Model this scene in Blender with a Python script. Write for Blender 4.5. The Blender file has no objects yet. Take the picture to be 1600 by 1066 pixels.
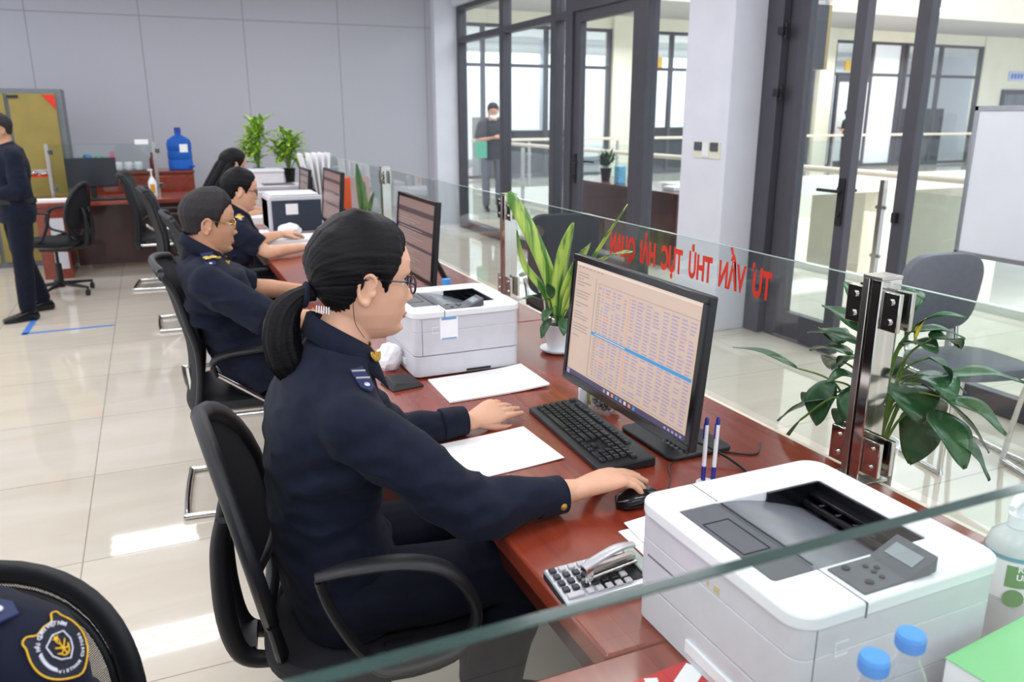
import bpy, bmesh, math, random
import numpy as np
from mathutils import Vector, Matrix, Euler, Quaternion
random.seed(7); rng = np.random.default_rng(7)
SC = bpy.context.scene; COL = SC.collection
PI = math.pi; R = math.radians

# ------------------------------------------------------------------ camera, world, light, exposure
CAM_H = 1.58
cd = bpy.data.cameras.new('camera'); cam = bpy.data.objects.new('camera', cd); COL.objects.link(cam)
cd.sensor_width = 36; cd.lens = 36 * 1255 / 1600; cd.clip_start = .02; cd.clip_end = 200
right = Vector((.915022, -.403404, 0)); up = Vector((.109802, .249058, .962244)); fwd = Vector((.388174, .880474, -.272189))
m = Matrix((right, up, -fwd)).transposed().to_4x4(); m.translation = (0, 0, CAM_H)
cam.matrix_world = m; SC.camera = cam
cd.dof.use_dof = True; cd.dof.focus_distance = 1.85; cd.dof.aperture_fstop = 5.0
SC.view_settings.view_transform = 'Standard'; SC.view_settings.look = 'None'
SC.view_settings.gamma = 1; SC.view_settings.use_curve_mapping = False
SC.view_settings.exposure = 0.36
SC.cycles.transparent_max_bounces = 48; SC.cycles.max_bounces = 10
W = bpy.data.worlds.new('sky'); SC.world = W; W.use_nodes = True
bg = W.node_tree.nodes['Background']; bg.inputs[0].default_value = (.86, .91, 1, 1); bg.inputs[1].default_value = 1.2
def area_light(name, loc, sx, sy, power, col=(1, 1, 1), rot=(0, 0, 0)):
    l = bpy.data.lights.new(name, 'AREA'); l.shape = 'RECTANGLE'; l.size = sx; l.size_y = sy; l.energy = power; l.color = col
    o = bpy.data.objects.new(name, l); COL.objects.link(o); o.location = loc; o.rotation_euler = rot; return o
LW = (.95, .97, 1.0)
LAMPS = [(x, y) for x in (-2.5, -.3, 1.9) for y in (-.9, 1.1, 3.1, 5.1, 7.1, 9.1)]
for (x, y) in LAMPS:
    for k in (-1, 0, 1): area_light('lamp_tube_light', (x, y + .16 * k, 3.055), 1.1, .045, 4.2, LW)
area_light('corridor_light', (5.0, 7.0, 3.3), 1.2, 14, 150, LW)
area_light('skylight', (13, 9, 7.4), 13, 12, 1050, (.93, .97, 1))
area_light('far_corridor_light', (14, 17.6, 3.25), 18, 1.2, 230, (1, .98, .94))
area_light('far_rooms_light', (15, 21.6, 3.3), 20, 3.5, 820, LW)
area_light('lower_hall_light', (19, 12, -1.0), 16, 9, 620, (1, .98, .93))

# ------------------------------------------------------------------ materials
MATS = {}
def mat(name, col, rough=.5, metal=0., spec=.5, noise=0., nscale=30., bump=0., bscale=200., coat=0., emit=None, estr=0., trans=0., ior=1.45, alpha=1., sheen=0., stretch=None, sss=0.):
    if name in MATS: return MATS[name]
    m = bpy.data.materials.new(name); m.use_nodes = True; nt = m.node_tree; N = nt.nodes; L = nt.links
    b = N['Principled BSDF']; b.inputs['Base Color'].default_value = (*col, 1); b.inputs['Roughness'].default_value = rough
    b.inputs['Metallic'].default_value = metal; b.inputs['Specular IOR Level'].default_value = spec
    b.inputs['Coat Weight'].default_value = coat; b.inputs['Coat Roughness'].default_value = .06
    b.inputs['Transmission Weight'].default_value = trans; b.inputs['IOR'].default_value = ior; b.inputs['Alpha'].default_value = alpha
    b.inputs['Sheen Weight'].default_value = sheen
    if sss: b.inputs['Subsurface Weight'].default_value = sss; b.inputs['Subsurface Radius'].default_value = (.012, .005, .003); b.inputs['Subsurface Scale'].default_value = 1
    if emit: b.inputs['Emission Color'].default_value = (*emit, 1); b.inputs['Emission Strength'].default_value = estr
    tc = N.new('ShaderNodeTexCoord'); src = tc.outputs['Object']
    if stretch:
        mp = N.new('ShaderNodeMapping'); mp.inputs['Scale'].default_value = stretch; L.new(src, mp.inputs[0]); src = mp.outputs[0]
    if noise:
        n = N.new('ShaderNodeTexNoise'); n.inputs['Scale'].default_value = nscale; n.inputs['Detail'].default_value = 4; L.new(src, n.inputs[0])
        r = N.new('ShaderNodeValToRGB'); r.color_ramp.elements[0].position = .3; r.color_ramp.elements[1].position = .7
        r.color_ramp.elements[0].color = (*[c * (1 - noise) for c in col], 1); r.color_ramp.elements[1].color = (*[min(1, c * (1 + noise)) for c in col], 1)
        L.new(n.outputs[0], r.inputs[0]); L.new(r.outputs[0], b.inputs['Base Color'])
    if bump:
        n2 = N.new('ShaderNodeTexNoise'); n2.inputs['Scale'].default_value = bscale; n2.inputs['Detail'].default_value = 3; L.new(src, n2.inputs[0])
        bp = N.new('ShaderNodeBump'); bp.inputs['Strength'].default_value = bump; bp.inputs['Distance'].default_value = .004; L.new(n2.outputs[0], bp.inputs['Height']); L.new(bp.outputs[0], b.inputs['Normal'])
    MATS[name] = m; return m
def glass(name, tint=(.93, .98, .96), refl=1.0, rough=0.0):
    """thin sheet: straight-through tinted transparency plus fresnel mirror"""
    m = bpy.data.materials.new(name); m.use_nodes = True; nt = m.node_tree; N = nt.nodes; L = nt.links
    N.remove(N['Principled BSDF']); out = N['Material Output']
    t = N.new('ShaderNodeBsdfTransparent'); t.inputs[0].default_value = (*tint, 1)
    g = N.new('ShaderNodeBsdfGlossy'); g.inputs['Roughness'].default_value = rough; g.inputs[0].default_value = (refl, refl, refl, 1)
    f = N.new('ShaderNodeFresnel'); f.inputs[0].default_value = 1.45; x = N.new('ShaderNodeMixShader')
    tc = N.new('ShaderNodeTexCoord'); n = N.new('ShaderNodeTexNoise'); n.inputs['Scale'].default_value = 6; L.new(tc.outputs['Object'], n.inputs[0])
    bp = N.new('ShaderNodeBump'); bp.inputs['Strength'].default_value = .01; L.new(n.outputs[0], bp.inputs['Height']); L.new(bp.outputs[0], g.inputs['Normal'])
    ge = N.new('ShaderNodeNewGeometry'); mu = N.new('ShaderNodeMath'); mu.operation = 'SUBTRACT'; mu.inputs[0].default_value = 1; L.new(ge.outputs['Backfacing'], mu.inputs[1]); m3 = N.new('ShaderNodeMath'); m3.operation = 'MULTIPLY'; L.new(f.outputs[0], m3.inputs[0]); L.new(mu.outputs[0], m3.inputs[1]); L.new(m3.outputs[0], x.inputs[0]); L.new(t.outputs[0], x.inputs[1]); L.new(g.outputs[0], x.inputs[2]); L.new(x.outputs[0], out.inputs[0])
    MATS[name] = m; return m
def S(h):  # sRGB hex -> linear
    v = [int(h[i:i + 2], 16) / 255 for i in (0, 2, 4)]
    return tuple(c / 12.92 if c <= .04045 else ((c + .055) / 1.055) ** 2.4 for c in v)

# ------------------------------------------------------------------ mesh collector
def tmat(loc=(0, 0, 0), rot=(0, 0, 0), scale=(1, 1, 1)):
    return Matrix.LocRotScale(Vector(loc), Euler(rot), Vector(scale))
class M:
    def __init__(s): s.v = []; s.f = []; s.mi = []; s.n = 0
    def add(s, v, f, T=None, mi=0):
        v = np.asarray(v, float).reshape(-1, 3)
        if T is not None:
            A = np.array(T); v = v @ A[:3, :3].T + A[:3, 3]
        s.v.append(v); s.f += [tuple(i + s.n for i in q) for q in f]; s.mi += [mi] * len(f); s.n += len(v); return s
    def box(s, c, size, rot=(0, 0, 0), mi=0, T=None):
        v = np.array([(x, y, z) for x in (-.5, .5) for y in (-.5, .5) for z in (-.5, .5)]) * size
        A = tmat(c, rot)
        if T is not None: A = T @ A
        return s.add(v, [(0, 1, 3, 2), (4, 6, 7, 5), (0, 4, 5, 1), (2, 3, 7, 6), (0, 2, 6, 4), (1, 5, 7, 3)], A, mi)
    def span(s, a, b, mi=0, T=None):
        a = np.array(a, float); b = np.array(b, float); return s.box((a + b) / 2, abs(b - a), mi=mi, T=T)
    def tube(s, pts, r, seg=12, closed=False, caps=True, flat=None, T=None, mi=0, smooth=0, upv=(0, 0, 1)):
        """sweep; r scalar/list; flat = (w,h) multipliers of the section (w along side, h along 'up')"""
        P = np.array([tuple(p) for p in pts], float); rr = np.full(len(P), r, float) if np.isscalar(r) else np.array(r, float)
        if smooth: P, rr = spline(P, rr, smooth, closed)
        n = len(P); tg = np.zeros_like(P)
        for i in range(n):
            a = P[(i - 1) % n] if (closed or i > 0) else P[i]; b = P[(i + 1) % n] if (closed or i < n - 1) else P[i]
            tg[i] = (b - a) / (np.linalg.norm(b - a) + 1e-12)
        u = np.array(upv, float)
        if flat is None and abs(tg[0] @ u) > .9: u = np.array((1., 0, 0))
        verts = []; prev = None; w, h = flat if flat is not None else (1, 1)
        for i in range(n):
            if flat is None and prev is not None: u = prev
            sd = np.cross(tg[i], u)
            if np.linalg.norm(sd) < 1e-6: sd = np.cross(tg[i], (1., .01, 0))
            sd /= np.linalg.norm(sd); uu = np.cross(sd, tg[i]); prev = uu
            for k in range(seg):
                a = 2 * PI * k / seg; verts.append(P[i] + rr[i] * (w * math.cos(a) * sd + h * math.sin(a) * uu))
        f = []
        for i in range(n if closed else n - 1):
            j = (i + 1) % n
            for k in range(seg):
                k2 = (k + 1) % seg; f.append((i * seg + k, i * seg + k2, j * seg + k2, j * seg + k))
        if caps and not closed: f += [tuple(range(seg))[::-1], tuple((n - 1) * seg + k for k in range(seg))]
        return s.add(verts, f, T, mi)
    def lathe(s, prof, c=(0, 0, 0), seg=32, T=None, mi=0, close=True):
        v = []; f = []; n = len(prof)
        for r, z in prof:
            for k in range(seg):
                a = 2 * PI * k / seg; v.append((c[0] + r * math.cos(a), c[1] + r * math.sin(a), c[2] + z))
        for i in range(n - 1):
            for k in range(seg):
                k2 = (k + 1) % seg; f.append((i * seg + k, i * seg + k2, (i + 1) * seg + k2, (i + 1) * seg + k))
        if close: f += [tuple(range(seg))[::-1], tuple((n - 1) * seg + k for k in range(seg))]
        return s.add(v, f, T, mi)
    def cyl(s, a, b, r, seg=20, mi=0, T=None): return s.tube([a, b], r, seg, mi=mi, T=T)
    def ell(s, c, rad, rot=(0, 0, 0), seg=20, rings=12, T=None, mi=0):
        v = []; f = []
        for i in range(rings + 1):
            th = PI * i / rings; th = min(max(th, .02), PI - .02)
            for k in range(seg):
                a = 2 * PI * k / seg; v.append((math.sin(th) * math.cos(a), math.sin(th) * math.sin(a), -math.cos(th)))
        for i in range(rings):
            for k in range(seg):
                k2 = (k + 1) % seg; f.append((i * seg + k, i * seg + k2, (i + 1) * seg + k2, (i + 1) * seg + k))
        f += [tuple(range(seg))[::-1], tuple(rings * seg + k for k in range(seg))]
        A = tmat(c, rot, rad)
        if T is not None: A = T @ A
        return s.add(v, f, A, mi)
    def prism(s, outline, h, T=None, mi=0):
        n = len(outline); v = [(x, y, 0) for x, y in outline] + [(x, y, h) for x, y in outline]
        f = [tuple(range(n))[::-1], tuple(range(n, 2 * n))] + [(i, (i + 1) % n, n + (i + 1) % n, n + i) for i in range(n)]
        return s.add(v, f, T, mi)
    def loft(s, secs, seg=32, caps=True, T=None, mi=0):
        """secs: (center, a, b, dir_a, dir_b, power)"""
        v = []; f = []
        for (c, a, b, da, db, p) in secs:
            c = np.array(c, float); da = np.array(da, float); db = np.array(db, float)
            for k in range(seg):
                t = 2 * PI * k / seg; ct, st = math.cos(t), math.sin(t)
                x = math.copysign(abs(ct) ** (2 / p), ct); y = math.copysign(abs(st) ** (2 / p), st); v.append(c + a * x * da + b * y * db)
        n = len(secs)
        for i in range(n - 1):
            for k in range(seg):
                k2 = (k + 1) % seg; f.append((i * seg + k, i * seg + k2, (i + 1) * seg + k2, (i + 1) * seg + k))
        if caps: f += [tuple(range(seg))[::-1], tuple((n - 1) * seg + k for k in range(seg))]
        return s.add(v, f, T, mi)
    def merge(s, o, T=None):
        for i, v in enumerate(o.v):
            pass
        V = np.vstack(o.v); s.add(V, o.f, T); s.mi[-len(o.f):] = o.mi; return s
    def mesh(s, name='mesh'):
        me = bpy.data.meshes.new(name)
        if s.n: me.from_pydata(np.vstack(s.v).tolist(), [], s.f)
        me.update(); return me
def spline(P, r, k, closed=False):
    """catmull-rom, k sub-steps"""
    n = len(P); out = []; ro = []
    for i in range(n if closed else n - 1):
        g = (lambda j: P[j % n]) if closed else (lambda j: P[min(max(j, 0), n - 1)])
        p0, p1, p2, p3 = g(i - 1), g(i), g(i + 1), g(i + 2)
        for q in range(k):
            t = q / k; out.append(.5 * (2 * p1 + (p2 - p0) * t + (2 * p0 - 5 * p1 + 4 * p2 - p3) * t * t + (3 * p1 - p0 - 3 * p2 + p3) * t ** 3)); ro.append(r[i] * (1 - t) + r[(i + 1) % n] * t)
    if not closed: out.append(P[-1]); ro.append(r[-1])
    return np.array(out), np.array(ro)
def rrect(w, h, r, k=5, cx=0, cy=0):
    o = []
    for (sx, sy, a0) in ((1, 1, 0), (-1, 1, 90), (-1, -1, 180), (1, -1, 270)):
        for i in range(k + 1):
            a = R(a0 + 90 * i / k); o.append((cx + sx * (w / 2 - r) + r * math.cos(a), cy + sy * (h / 2 - r) + r * math.sin(a)))
    return o

# ------------------------------------------------------------------ objects
def obj(name, mb, mt, parent=None, bevel=0, smooth=True, seg=2, angle=35, loc=None, rot=None, me=None, label=None):
    me = me or mb.mesh(name); ms = mt if isinstance(mt, (list, tuple)) else [mt]
    for x in ms: me.materials.append(x)
    if mb is not None and len(ms) > 1: me.polygons.foreach_set('material_index', mb.mi)
    # consistent outward normals
    b = bmesh.new(); b.from_mesh(me)
    if len(b.faces) < 60000: bmesh.ops.recalc_face_normals(b, faces=b.faces)
    if smooth:
        for f in b.faces: f.smooth = True
        for e in b.edges:
            if len(e.link_faces) == 2 and e.calc_face_angle(0) > R(angle): e.smooth = False
    b.to_mesh(me); b.free()
    o = bpy.data.objects.new(name, me); COL.objects.link(o)
    if parent is not None: o.parent = parent
    if loc is not None: o.location = loc
    if rot is not None: o.rotation_euler = rot
    if bevel:
        bv = o.modifiers.new('edge_rounding', 'BEVEL'); bv.width = bevel; bv.segments = seg; bv.limit_method = 'ANGLE'; bv.angle_limit = R(40)
    if label: o['label'] = label
    return o
def thing(name, label, cat, loc=(0, 0, 0), rotz=0, group=None):
    o = bpy.data.objects.new(name, None); o.empty_display_size = .05; COL.objects.link(o); o.location = loc; o.rotation_euler = (0, 0, rotz)
    o['label'] = label; o['category'] = cat
    if group: o['group'] = group
    return o
def tag(o, label, cat, group=None, kind=None):
    o['label'] = label; o['category'] = cat
    if group: o['group'] = group
    if kind: o['kind'] = kind
    return o
def struct(name, mb, mt, label=None, **k):
    o = obj(name, mb, mt, **k); o['kind'] = 'structure'
    if label: o['label'] = label
    return o
def kids(o): return [c for c in bpy.data.objects if c.parent == o]
def dup(root, loc, rotz, label, group=None):
    r = root.copy(); COL.objects.link(r); r.location = loc; r.rotation_euler = (0, 0, rotz); r['label'] = label
    if group: r['group'] = group
    for ch in kids(root):
        c = ch.copy(); COL.objects.link(c); c.parent = r
        for g in kids(ch):
            d = g.copy(); COL.objects.link(d); d.parent = c
    return r
def remesh(mb, voxel, smooth=6, factor=.5, name='remeshed', disp=None, dec=0):
    """one continuous skin around all overlapping pieces"""
    o = bpy.data.objects.new('tmp', mb.mesh()); COL.objects.link(o)
    r = o.modifiers.new('r', 'REMESH'); r.mode = 'VOXEL'; r.voxel_size = voxel; r.use_smooth_shade = True
    if smooth:
        s = o.modifiers.new('s', 'SMOOTH'); s.iterations = smooth; s.factor = factor
    dg = bpy.context.evaluated_depsgraph_get(); me = bpy.data.meshes.new_from_object(o.evaluated_get(dg))
    bpy.data.objects.remove(o); me.name = name
    if disp:
        n = len(me.vertices); co = np.empty(n * 3); me.vertices.foreach_get('co', co); co = co.reshape(-1, 3)
        no = np.empty(n * 3); me.vertices.foreach_get('normal', no); no = no.reshape(-1, 3)
        co = disp(co, no); me.vertices.foreach_set('co', co.ravel()); me.update()
    for p in me.polygons: p.use_smooth = True
    return me
def text_mesh(s, size=1., depth=.0, bold=0., align='CENTER', xs=1.):
    c = bpy.data.curves.new('t', 'FONT'); c.body = s; c.size = size; c.align_x = align; c.align_y = 'CENTER'; c.offset = bold; c.extrude = depth
    o = bpy.data.objects.new('t', c); COL.objects.link(o); dg = bpy.context.evaluated_depsgraph_get()
    me = bpy.data.meshes.new_from_object(o.evaluated_get(dg)); bpy.data.objects.remove(o)
    if xs != 1:
        for v in me.vertices: v.co.x *= xs
    return me
def put_text(name, s, size, mt, parent, T, bold=0., depth=.0003, xs=1., align='CENTER'):
    me = text_mesh(s, size, depth, bold, align, xs); me.transform(T); o = bpy.data.objects.new(name, me); me.materials.append(mt); COL.objects.link(o)
    if parent is not None: o.parent = parent
    return o
def noise3(co, scale, seed=0, octaves=2):
    """cheap smooth pseudo-noise from sines"""
    g = np.random.default_rng(seed); out = np.zeros(len(co)); amp = 1
    for o_ in range(octaves):
        for i in range(5):
            k = g.normal(size=3); k = k / np.linalg.norm(k) * scale * (2 ** o_) * g.uniform(.7, 1.4); out += amp * np.sin(co @ k + g.uniform(0, 6.28)) / 5
        amp *= .5
    return out
# ------------------------------------------------------------------ shared materials
m_navy = mat('navy_cloth', S('151a2c'), .85, spec=.25, noise=.18, nscale=40, bump=.25, bscale=900, sheen=.04)
m_navy_trouser = mat('navy_trouser_cloth', S('121625'), .85, spec=.25, noise=.15, nscale=30, bump=.25, bscale=800, sheen=.03)
m_skin = mat('skin', S('dfae92'), .48, spec=.35, noise=.07, nscale=18, bump=.06, bscale=500, sss=.12)
m_skin2 = mat('skin_tan', S('cc9a7c'), .5, spec=.35, noise=.07, nscale=18, bump=.06, bscale=500, sss=.1)
m_hair = mat('black_hair', S('0b0a0d'), .5, spec=.22, noise=.5, nscale=60, bump=.35, bscale=90, stretch=(1, 1, 5))
m_blackpl = mat('black_plastic', S('1c1d21'), .42, noise=.1, nscale=50, bump=.15, bscale=700)
m_blackgl = mat('black_gloss_plastic', S('101115'), .16, noise=.1, nscale=30)
m_greypl = mat('grey_plastic', S('55585f'), .4, noise=.06)
m_white = mat('white_plastic', S('eceef2'), .36, noise=.02, nscale=12, bump=.05, bscale=600)
m_offwhite = mat('offwhite_plastic', S('cfced5'), .42, noise=.03)
m_paper = mat('paper', S('fbfbfd'), .7, noise=.015, nscale=20)
m_steel = mat('polished_steel', S('c9c5c0'), .1, 1.0, noise=.04, nscale=8)
m_satin = mat('satin_steel', S('b9b6b0'), .28, 1.0, noise=.05, nscale=12)
m_chrome = mat('chrome', S('dedede'), .07, 1.0, noise=.03)
m_frame = mat('dark_grey_aluminium', S('4b4a52'), .42, noise=.06, nscale=9, bump=.05)
m_leather = mat('black_leather', S('1b1d22'), .38, noise=.12, bump=.5, bscale=260)
m_wood_dk = mat('dark_mahogany', S('4a1c15'), .3, noise=.35, nscale=7, stretch=(1, 1, .25), coat=.3)
m_gold = mat('gold_thread', S('c9a24a'), .4, .7, noise=.2, nscale=200, bump=.4, bscale=900)
m_glassp = glass('partition_glass', (.93, .965, .95))
m_glassw = glass('window_glass', (.90, .93, .93))
m_gedge = mat('glass_edge_green', S('1d3c39'), .12, noise=.15, nscale=20, coat=.5)
m_gedge2 = mat('glass_edge_pale', S('9fb0aa'), .15, noise=.1, nscale=20)
m_leaf = mat('leaf_green', S('2f5a34'), .36, noise=.35, nscale=14, coat=.2)
m_leaf_lt = mat('leaf_bright_green', S('7fae3c'), .4, noise=.35, nscale=16, coat=.15)
m_stem = mat('stem_green', S('6f8a3e'), .5, noise=.2)
m_soil = mat('potting_soil', S('3a2a20'), .95, noise=.4, nscale=80, bump=.8, bscale=160)

def wood_material():
    m = bpy.data.materials.new('red_mahogany'); m.use_nodes = True; N = m.node_tree.nodes; L = m.node_tree.links; b = N['Principled BSDF']
    tc = N.new('ShaderNodeTexCoord'); mp = N.new('ShaderNodeMapping'); mp.inputs['Scale'].default_value = (9, 1.1, 9); L.new(tc.outputs['Object'], mp.inputs[0])
    n = N.new('ShaderNodeTexNoise'); n.inputs['Scale'].default_value = 2.2; n.inputs['Detail'].default_value = 7; n.inputs['Distortion'].default_value = 1.4; L.new(mp.outputs[0], n.inputs[0])
    n2 = N.new('ShaderNodeTexNoise'); n2.inputs['Scale'].default_value = 1.7; L.new(tc.outputs['Object'], n2.inputs[0])
    r = N.new('ShaderNodeValToRGB'); e = r.color_ramp.elements; e[0].position = .32; e[0].color = (*S('7f3020'), 1); e[1].position = .72; e[1].color = (*S('97402a'), 1); L.new(n.outputs[0], r.inputs[0])
    mx = N.new('ShaderNodeMix'); mx.data_type = 'RGBA'; mx.blend_type = 'MULTIPLY'; mx.inputs[0].default_value = .15; L.new(r.outputs[0], mx.inputs[6]); L.new(n2.outputs[0], mx.inputs[7]); L.new(mx.outputs[2], b.inputs['Base Color'])
    b.inputs['Roughness'].default_value = .27; b.inputs['Coat Weight'].default_value = .45; b.inputs['Coat Roughness'].default_value = .12
    return m
m_wood = wood_material()
def floor_material():
    m = bpy.data.materials.new('glossy_cream_tile'); m.use_nodes = True; N = m.node_tree.nodes; L = m.node_tree.links; b = N['Principled BSDF']
    tc = N.new('ShaderNodeTexCoord'); mp = N.new('ShaderNodeMapping'); mp.inputs['Location'].default_value = (.385, .18, 0); L.new(tc.outputs['Object'], mp.inputs[0])
    br = N.new('ShaderNodeTexBrick'); br.offset = 0; br.inputs['Scale'].default_value = 1; br.inputs['Brick Width'].default_value = .8; br.inputs['Row Height'].default_value = .8
    br.inputs['Mortar Size'].default_value = .0025; br.inputs['Mortar Smooth'].default_value = .1; br.inputs['Color1'].default_value = (*S('dcd3c6'), 1); br.inputs['Color2'].default_value = (*S('d8cfc2'), 1); br.inputs['Mortar'].default_value = (*S('a39a90'), 1)
    L.new(mp.outputs[0], br.inputs[0])
    m2 = N.new('ShaderNodeMapping'); m2.inputs['Scale'].default_value = (.7, 2.6, 1); L.new(tc.outputs['Object'], m2.inputs[0])
    n = N.new('ShaderNodeTexNoise'); n.inputs['Scale'].default_value = 2.0; n.inputs['Detail'].default_value = 6; n.inputs['Distortion'].default_value = .8; L.new(m2.outputs[0], n.inputs[0])
    r = N.new('ShaderNodeValToRGB'); e = r.color_ramp.elements; e[0].position = .3; e[0].color = (.90, .885, .86, 1); e[1].position = .7; e[1].color = (1, 1, 1, 1); L.new(n.outputs[0], r.inputs[0])
    mx = N.new('ShaderNodeMix'); mx.data_type = 'RGBA'; mx.blend_type = 'MULTIPLY'; mx.inputs[0].default_value = 1; L.new(br.outputs[0], mx.inputs[6]); L.new(r.outputs[0], mx.inputs[7]); L.new(mx.outputs[2], b.inputs['Base Color'])
    b.inputs['Roughness'].default_value = .045; b.inputs['IOR'].default_value = 1.45
    return m
m_floor = floor_material()
def wall_panel_material():
    m = bpy.data.materials.new('grey_wall_panels'); m.use_nodes = True; N = m.node_tree.nodes; L = m.node_tree.links; b = N['Principled BSDF']
    tc = N.new('ShaderNodeTexCoord'); sp = N.new('ShaderNodeSeparateXYZ'); L.new(tc.outputs['Object'], sp.inputs[0]); cb = N.new('ShaderNodeCombineXYZ'); L.new(sp.outputs[0], cb.inputs[0]); L.new(sp.outputs[2], cb.inputs[1])
    mp = N.new('ShaderNodeMapping'); mp.inputs['Location'].default_value = (1.12, -.31, 0); L.new(cb.outputs[0], mp.inputs[0])
    br = N.new('ShaderNodeTexBrick'); br.offset = 0; br.inputs['Scale'].default_value = 1; br.inputs['Brick Width'].default_value = 1.19; br.inputs['Row Height'].default_value = 2.4
    br.inputs['Mortar Size'].default_value = .006; br.inputs['Color1'].default_value = (*S('b9bac4'), 1); br.inputs['Color2'].default_value = (*S('b9bac4'), 1); br.inputs['Mortar'].default_value = (*S('94959e'), 1); L.new(mp.outputs[0], br.inputs[0]); L.new(br.outputs[0], b.inputs['Base Color'])
    b.inputs['Roughness'].default_value = .55
    n = N.new('ShaderNodeTexNoise'); n.inputs['Scale'].default_value = 90; L.new(tc.outputs['Object'], n.inputs[0]); bp = N.new('ShaderNodeBump'); bp.inputs['Strength'].default_value = .05; L.new(n.outputs[0], bp.inputs['Height']); L.new(bp.outputs[0], b.inputs['Normal'])
    return m
m_panel = wall_panel_material()
m_colpaint = mat('white_wall_paint', S('dfe0ea'), .6, noise=.03, nscale=4, bump=.05, bscale=150)
m_cream = mat('cream_wall_paint', S('e3dfcd'), .7, noise=.04, nscale=2, bump=.04, bscale=100)
m_ceil = mat('white_ceiling', S('e8e8ea'), .8, noise=.03, nscale=3)
m_greyceil = mat('grey_soffit', S('a9a8a8'), .8, noise=.04, nscale=2)

# ------------------------------------------------------------------ room shell
struct('floor', M().span((-5, -3, -.35), (6.25, 23, 0)), m_floor)
struct('floor_far_corridor', M().span((6.25, 16, -.35), (32, 24.2, 0)), m_floor)
m_slab = mat('white_slab_edge', S('e6e4dc'), .6, noise=.03, nscale=3)
struct('trim_1', M().span((6.25, 15.94, -.42), (32, 16.0, .06)), m_slab)
struct('trim_2', M().span((6.2, -3, -.42), (6.3, 16, .06)), m_slab)
struct('ceiling', M().span((-5, -3, 3.1), (4.2, 11.3, 3.2)), m_ceil)
struct('wall_back', M().span((-5, 11.2, 0), (3.75, 11.3, 3.1)), m_panel)
struct('column_corner', M().span((3.72, 11.05, 0), (4.16, 11.45, 3.1)), m_colpaint)
struct('column', M().span((3.745, 4.74, 0), (4.17, 5.27, 3.1)), m_colpaint, bevel=.006)
struct('ceiling_corridor', M().span((4.2, -3, 3.62), (6.3, 16, 3.75)), m_ceil)
struct('ceiling_far_corridor', M().span((4.2, 16, 3.97), (32, 19, 4.1)), m_greyceil)
struct('wall_upper', M().span((6.3, 15.9, 3.97), (25.4, 16.0, 8)), m_cream)
struct('wall_upper_side', M().span((25.4, -3, 3.6), (25.6, 16.0, 8)), m_cream)
struct('trim_3', M().span((3.98, -3, 2.98), (4.22, 11.05, 3.75)), m_colpaint)
# lower hall seen through the void
m_lowfl = mat('lower_hall_floor', S('f0ece2'), .3, noise=.05, nscale=1)
struct('floor_lower', M().span((6, -3, -4.4), (34, 30, -4.3)), m_lowfl)
struct('wall_lower', M().span((6, 24, -4.3), (34, 24.2, -.42)), m_cream)
for i, x in enumerate((14.8, 17.9, 22.2)):
    struct('column_lower', M().span((x, 15.9, -4.3), (x + .6, 16.5, -.42)), m_cream)
m_lowcol = mat('pale_yellow_panel', S('efe3b8'), .6, noise=.05, nscale=2)
struct('wall_lower_panel', M().span((19.3, 23.7, -4.3), (23, 23.98, -.8)), m_lowcol)

# ------------------------------------------------------------------ window wall (dark aluminium) at X = 4.1
def bar_y(mb, y, z0, z1, w=.075, x=4.1, d=.12): mb.span((x - d / 2, y - w / 2, z0), (x + d / 2, y + w / 2, z1))
def bar_h(mb, y0, y1, z, h=.075, x=4.1, d=.12): mb.span((x - d / 2, y0, z - h / 2), (x + d / 2, y1, z + h / 2))
def window_unit(n, y0, y1, splits, trans=2.55, top=2.98, x=4.1, sill=.11):
    fr = M()
    bar_y(fr, y0 + .0375, 0, top, x=x); bar_y(fr, y1 - .0375, 0, top, x=x)
    for s in splits: bar_y(fr, s, 0, top, .11, x=x)
    e = [y0 + .075] + [q for s in splits for q in (s - .055, s + .055)] + [y1 - .075]
    for a, b in zip(e[::2], e[1::2]):
        bar_h(fr, a, b, sill / 2, sill, x=x); bar_h(fr, a, b, trans, .075, x=x); bar_h(fr, a, b, top - .03, .06, x=x)
    o = struct('window_%d' % n, fr, m_frame, bevel=.004)
    for a, b in zip(e[::2], e[1::2]):
        for z0, z1 in ((sill, trans - .0375), (trans + .0375, top - .06)):
            obj('pane', M().span((x - .004, a, z0), (x + .004, b, z1)), m_glassw, o)
    return o
window_unit(1, 7.74, 11.05, (8.1, 9.5))
# doorway 1: the leaf beside the column
d1 = struct('door_frame_1', (lambda f: (bar_h(f, 5.27, 7.74, 2.94, .07), f)[1])(M()), m_frame)
def door_leaf(n, y0, y1, z1, handle_y, x=4.1, low=.2, st=.13, two=False):
    f = M(); bar_y(f, y0 + st / 2, .01, z1, st, x=x, d=.07); bar_y(f, y1 - st / 2, .01, z1, st, x=x, d=.07); bar_h(f, y0 + st, y1 - st, .01 + low / 2, low, x=x, d=.07); bar_h(f, y0 + st, y1 - st, z1 - .05, .1, x=x, d=.07)
    o = struct('door_%d' % n, f, m_frame, bevel=.004)
    obj('pane', M().span((x - .004, y0 + st, low + .01), (x + .004, y1 - st, z1 - .1)), m_glassw, o)
    if handle_y is not None:
        sgn = 1 if handle_y < (y0 + y1) / 2 else -1
        for sx in (-1, 1):
            h = M().box((x + sx * .042, handle_y, 1.03), (.014, .05, .30)); h.tube([(x + sx * .045, handle_y, 1.1), (x + sx * .085, handle_y, 1.1), (x + sx * .09, handle_y + sgn * .02, 1.1), (x + sx * .09, handle_y + sgn * .16, 1.1)], .011, 10)
            h.cyl((x + sx * .045, handle_y, .95), (x + sx * .062, handle_y, .95), .014)
            obj('door_handle', h, m_blackpl, o, bevel=.003)
    return o
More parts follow.
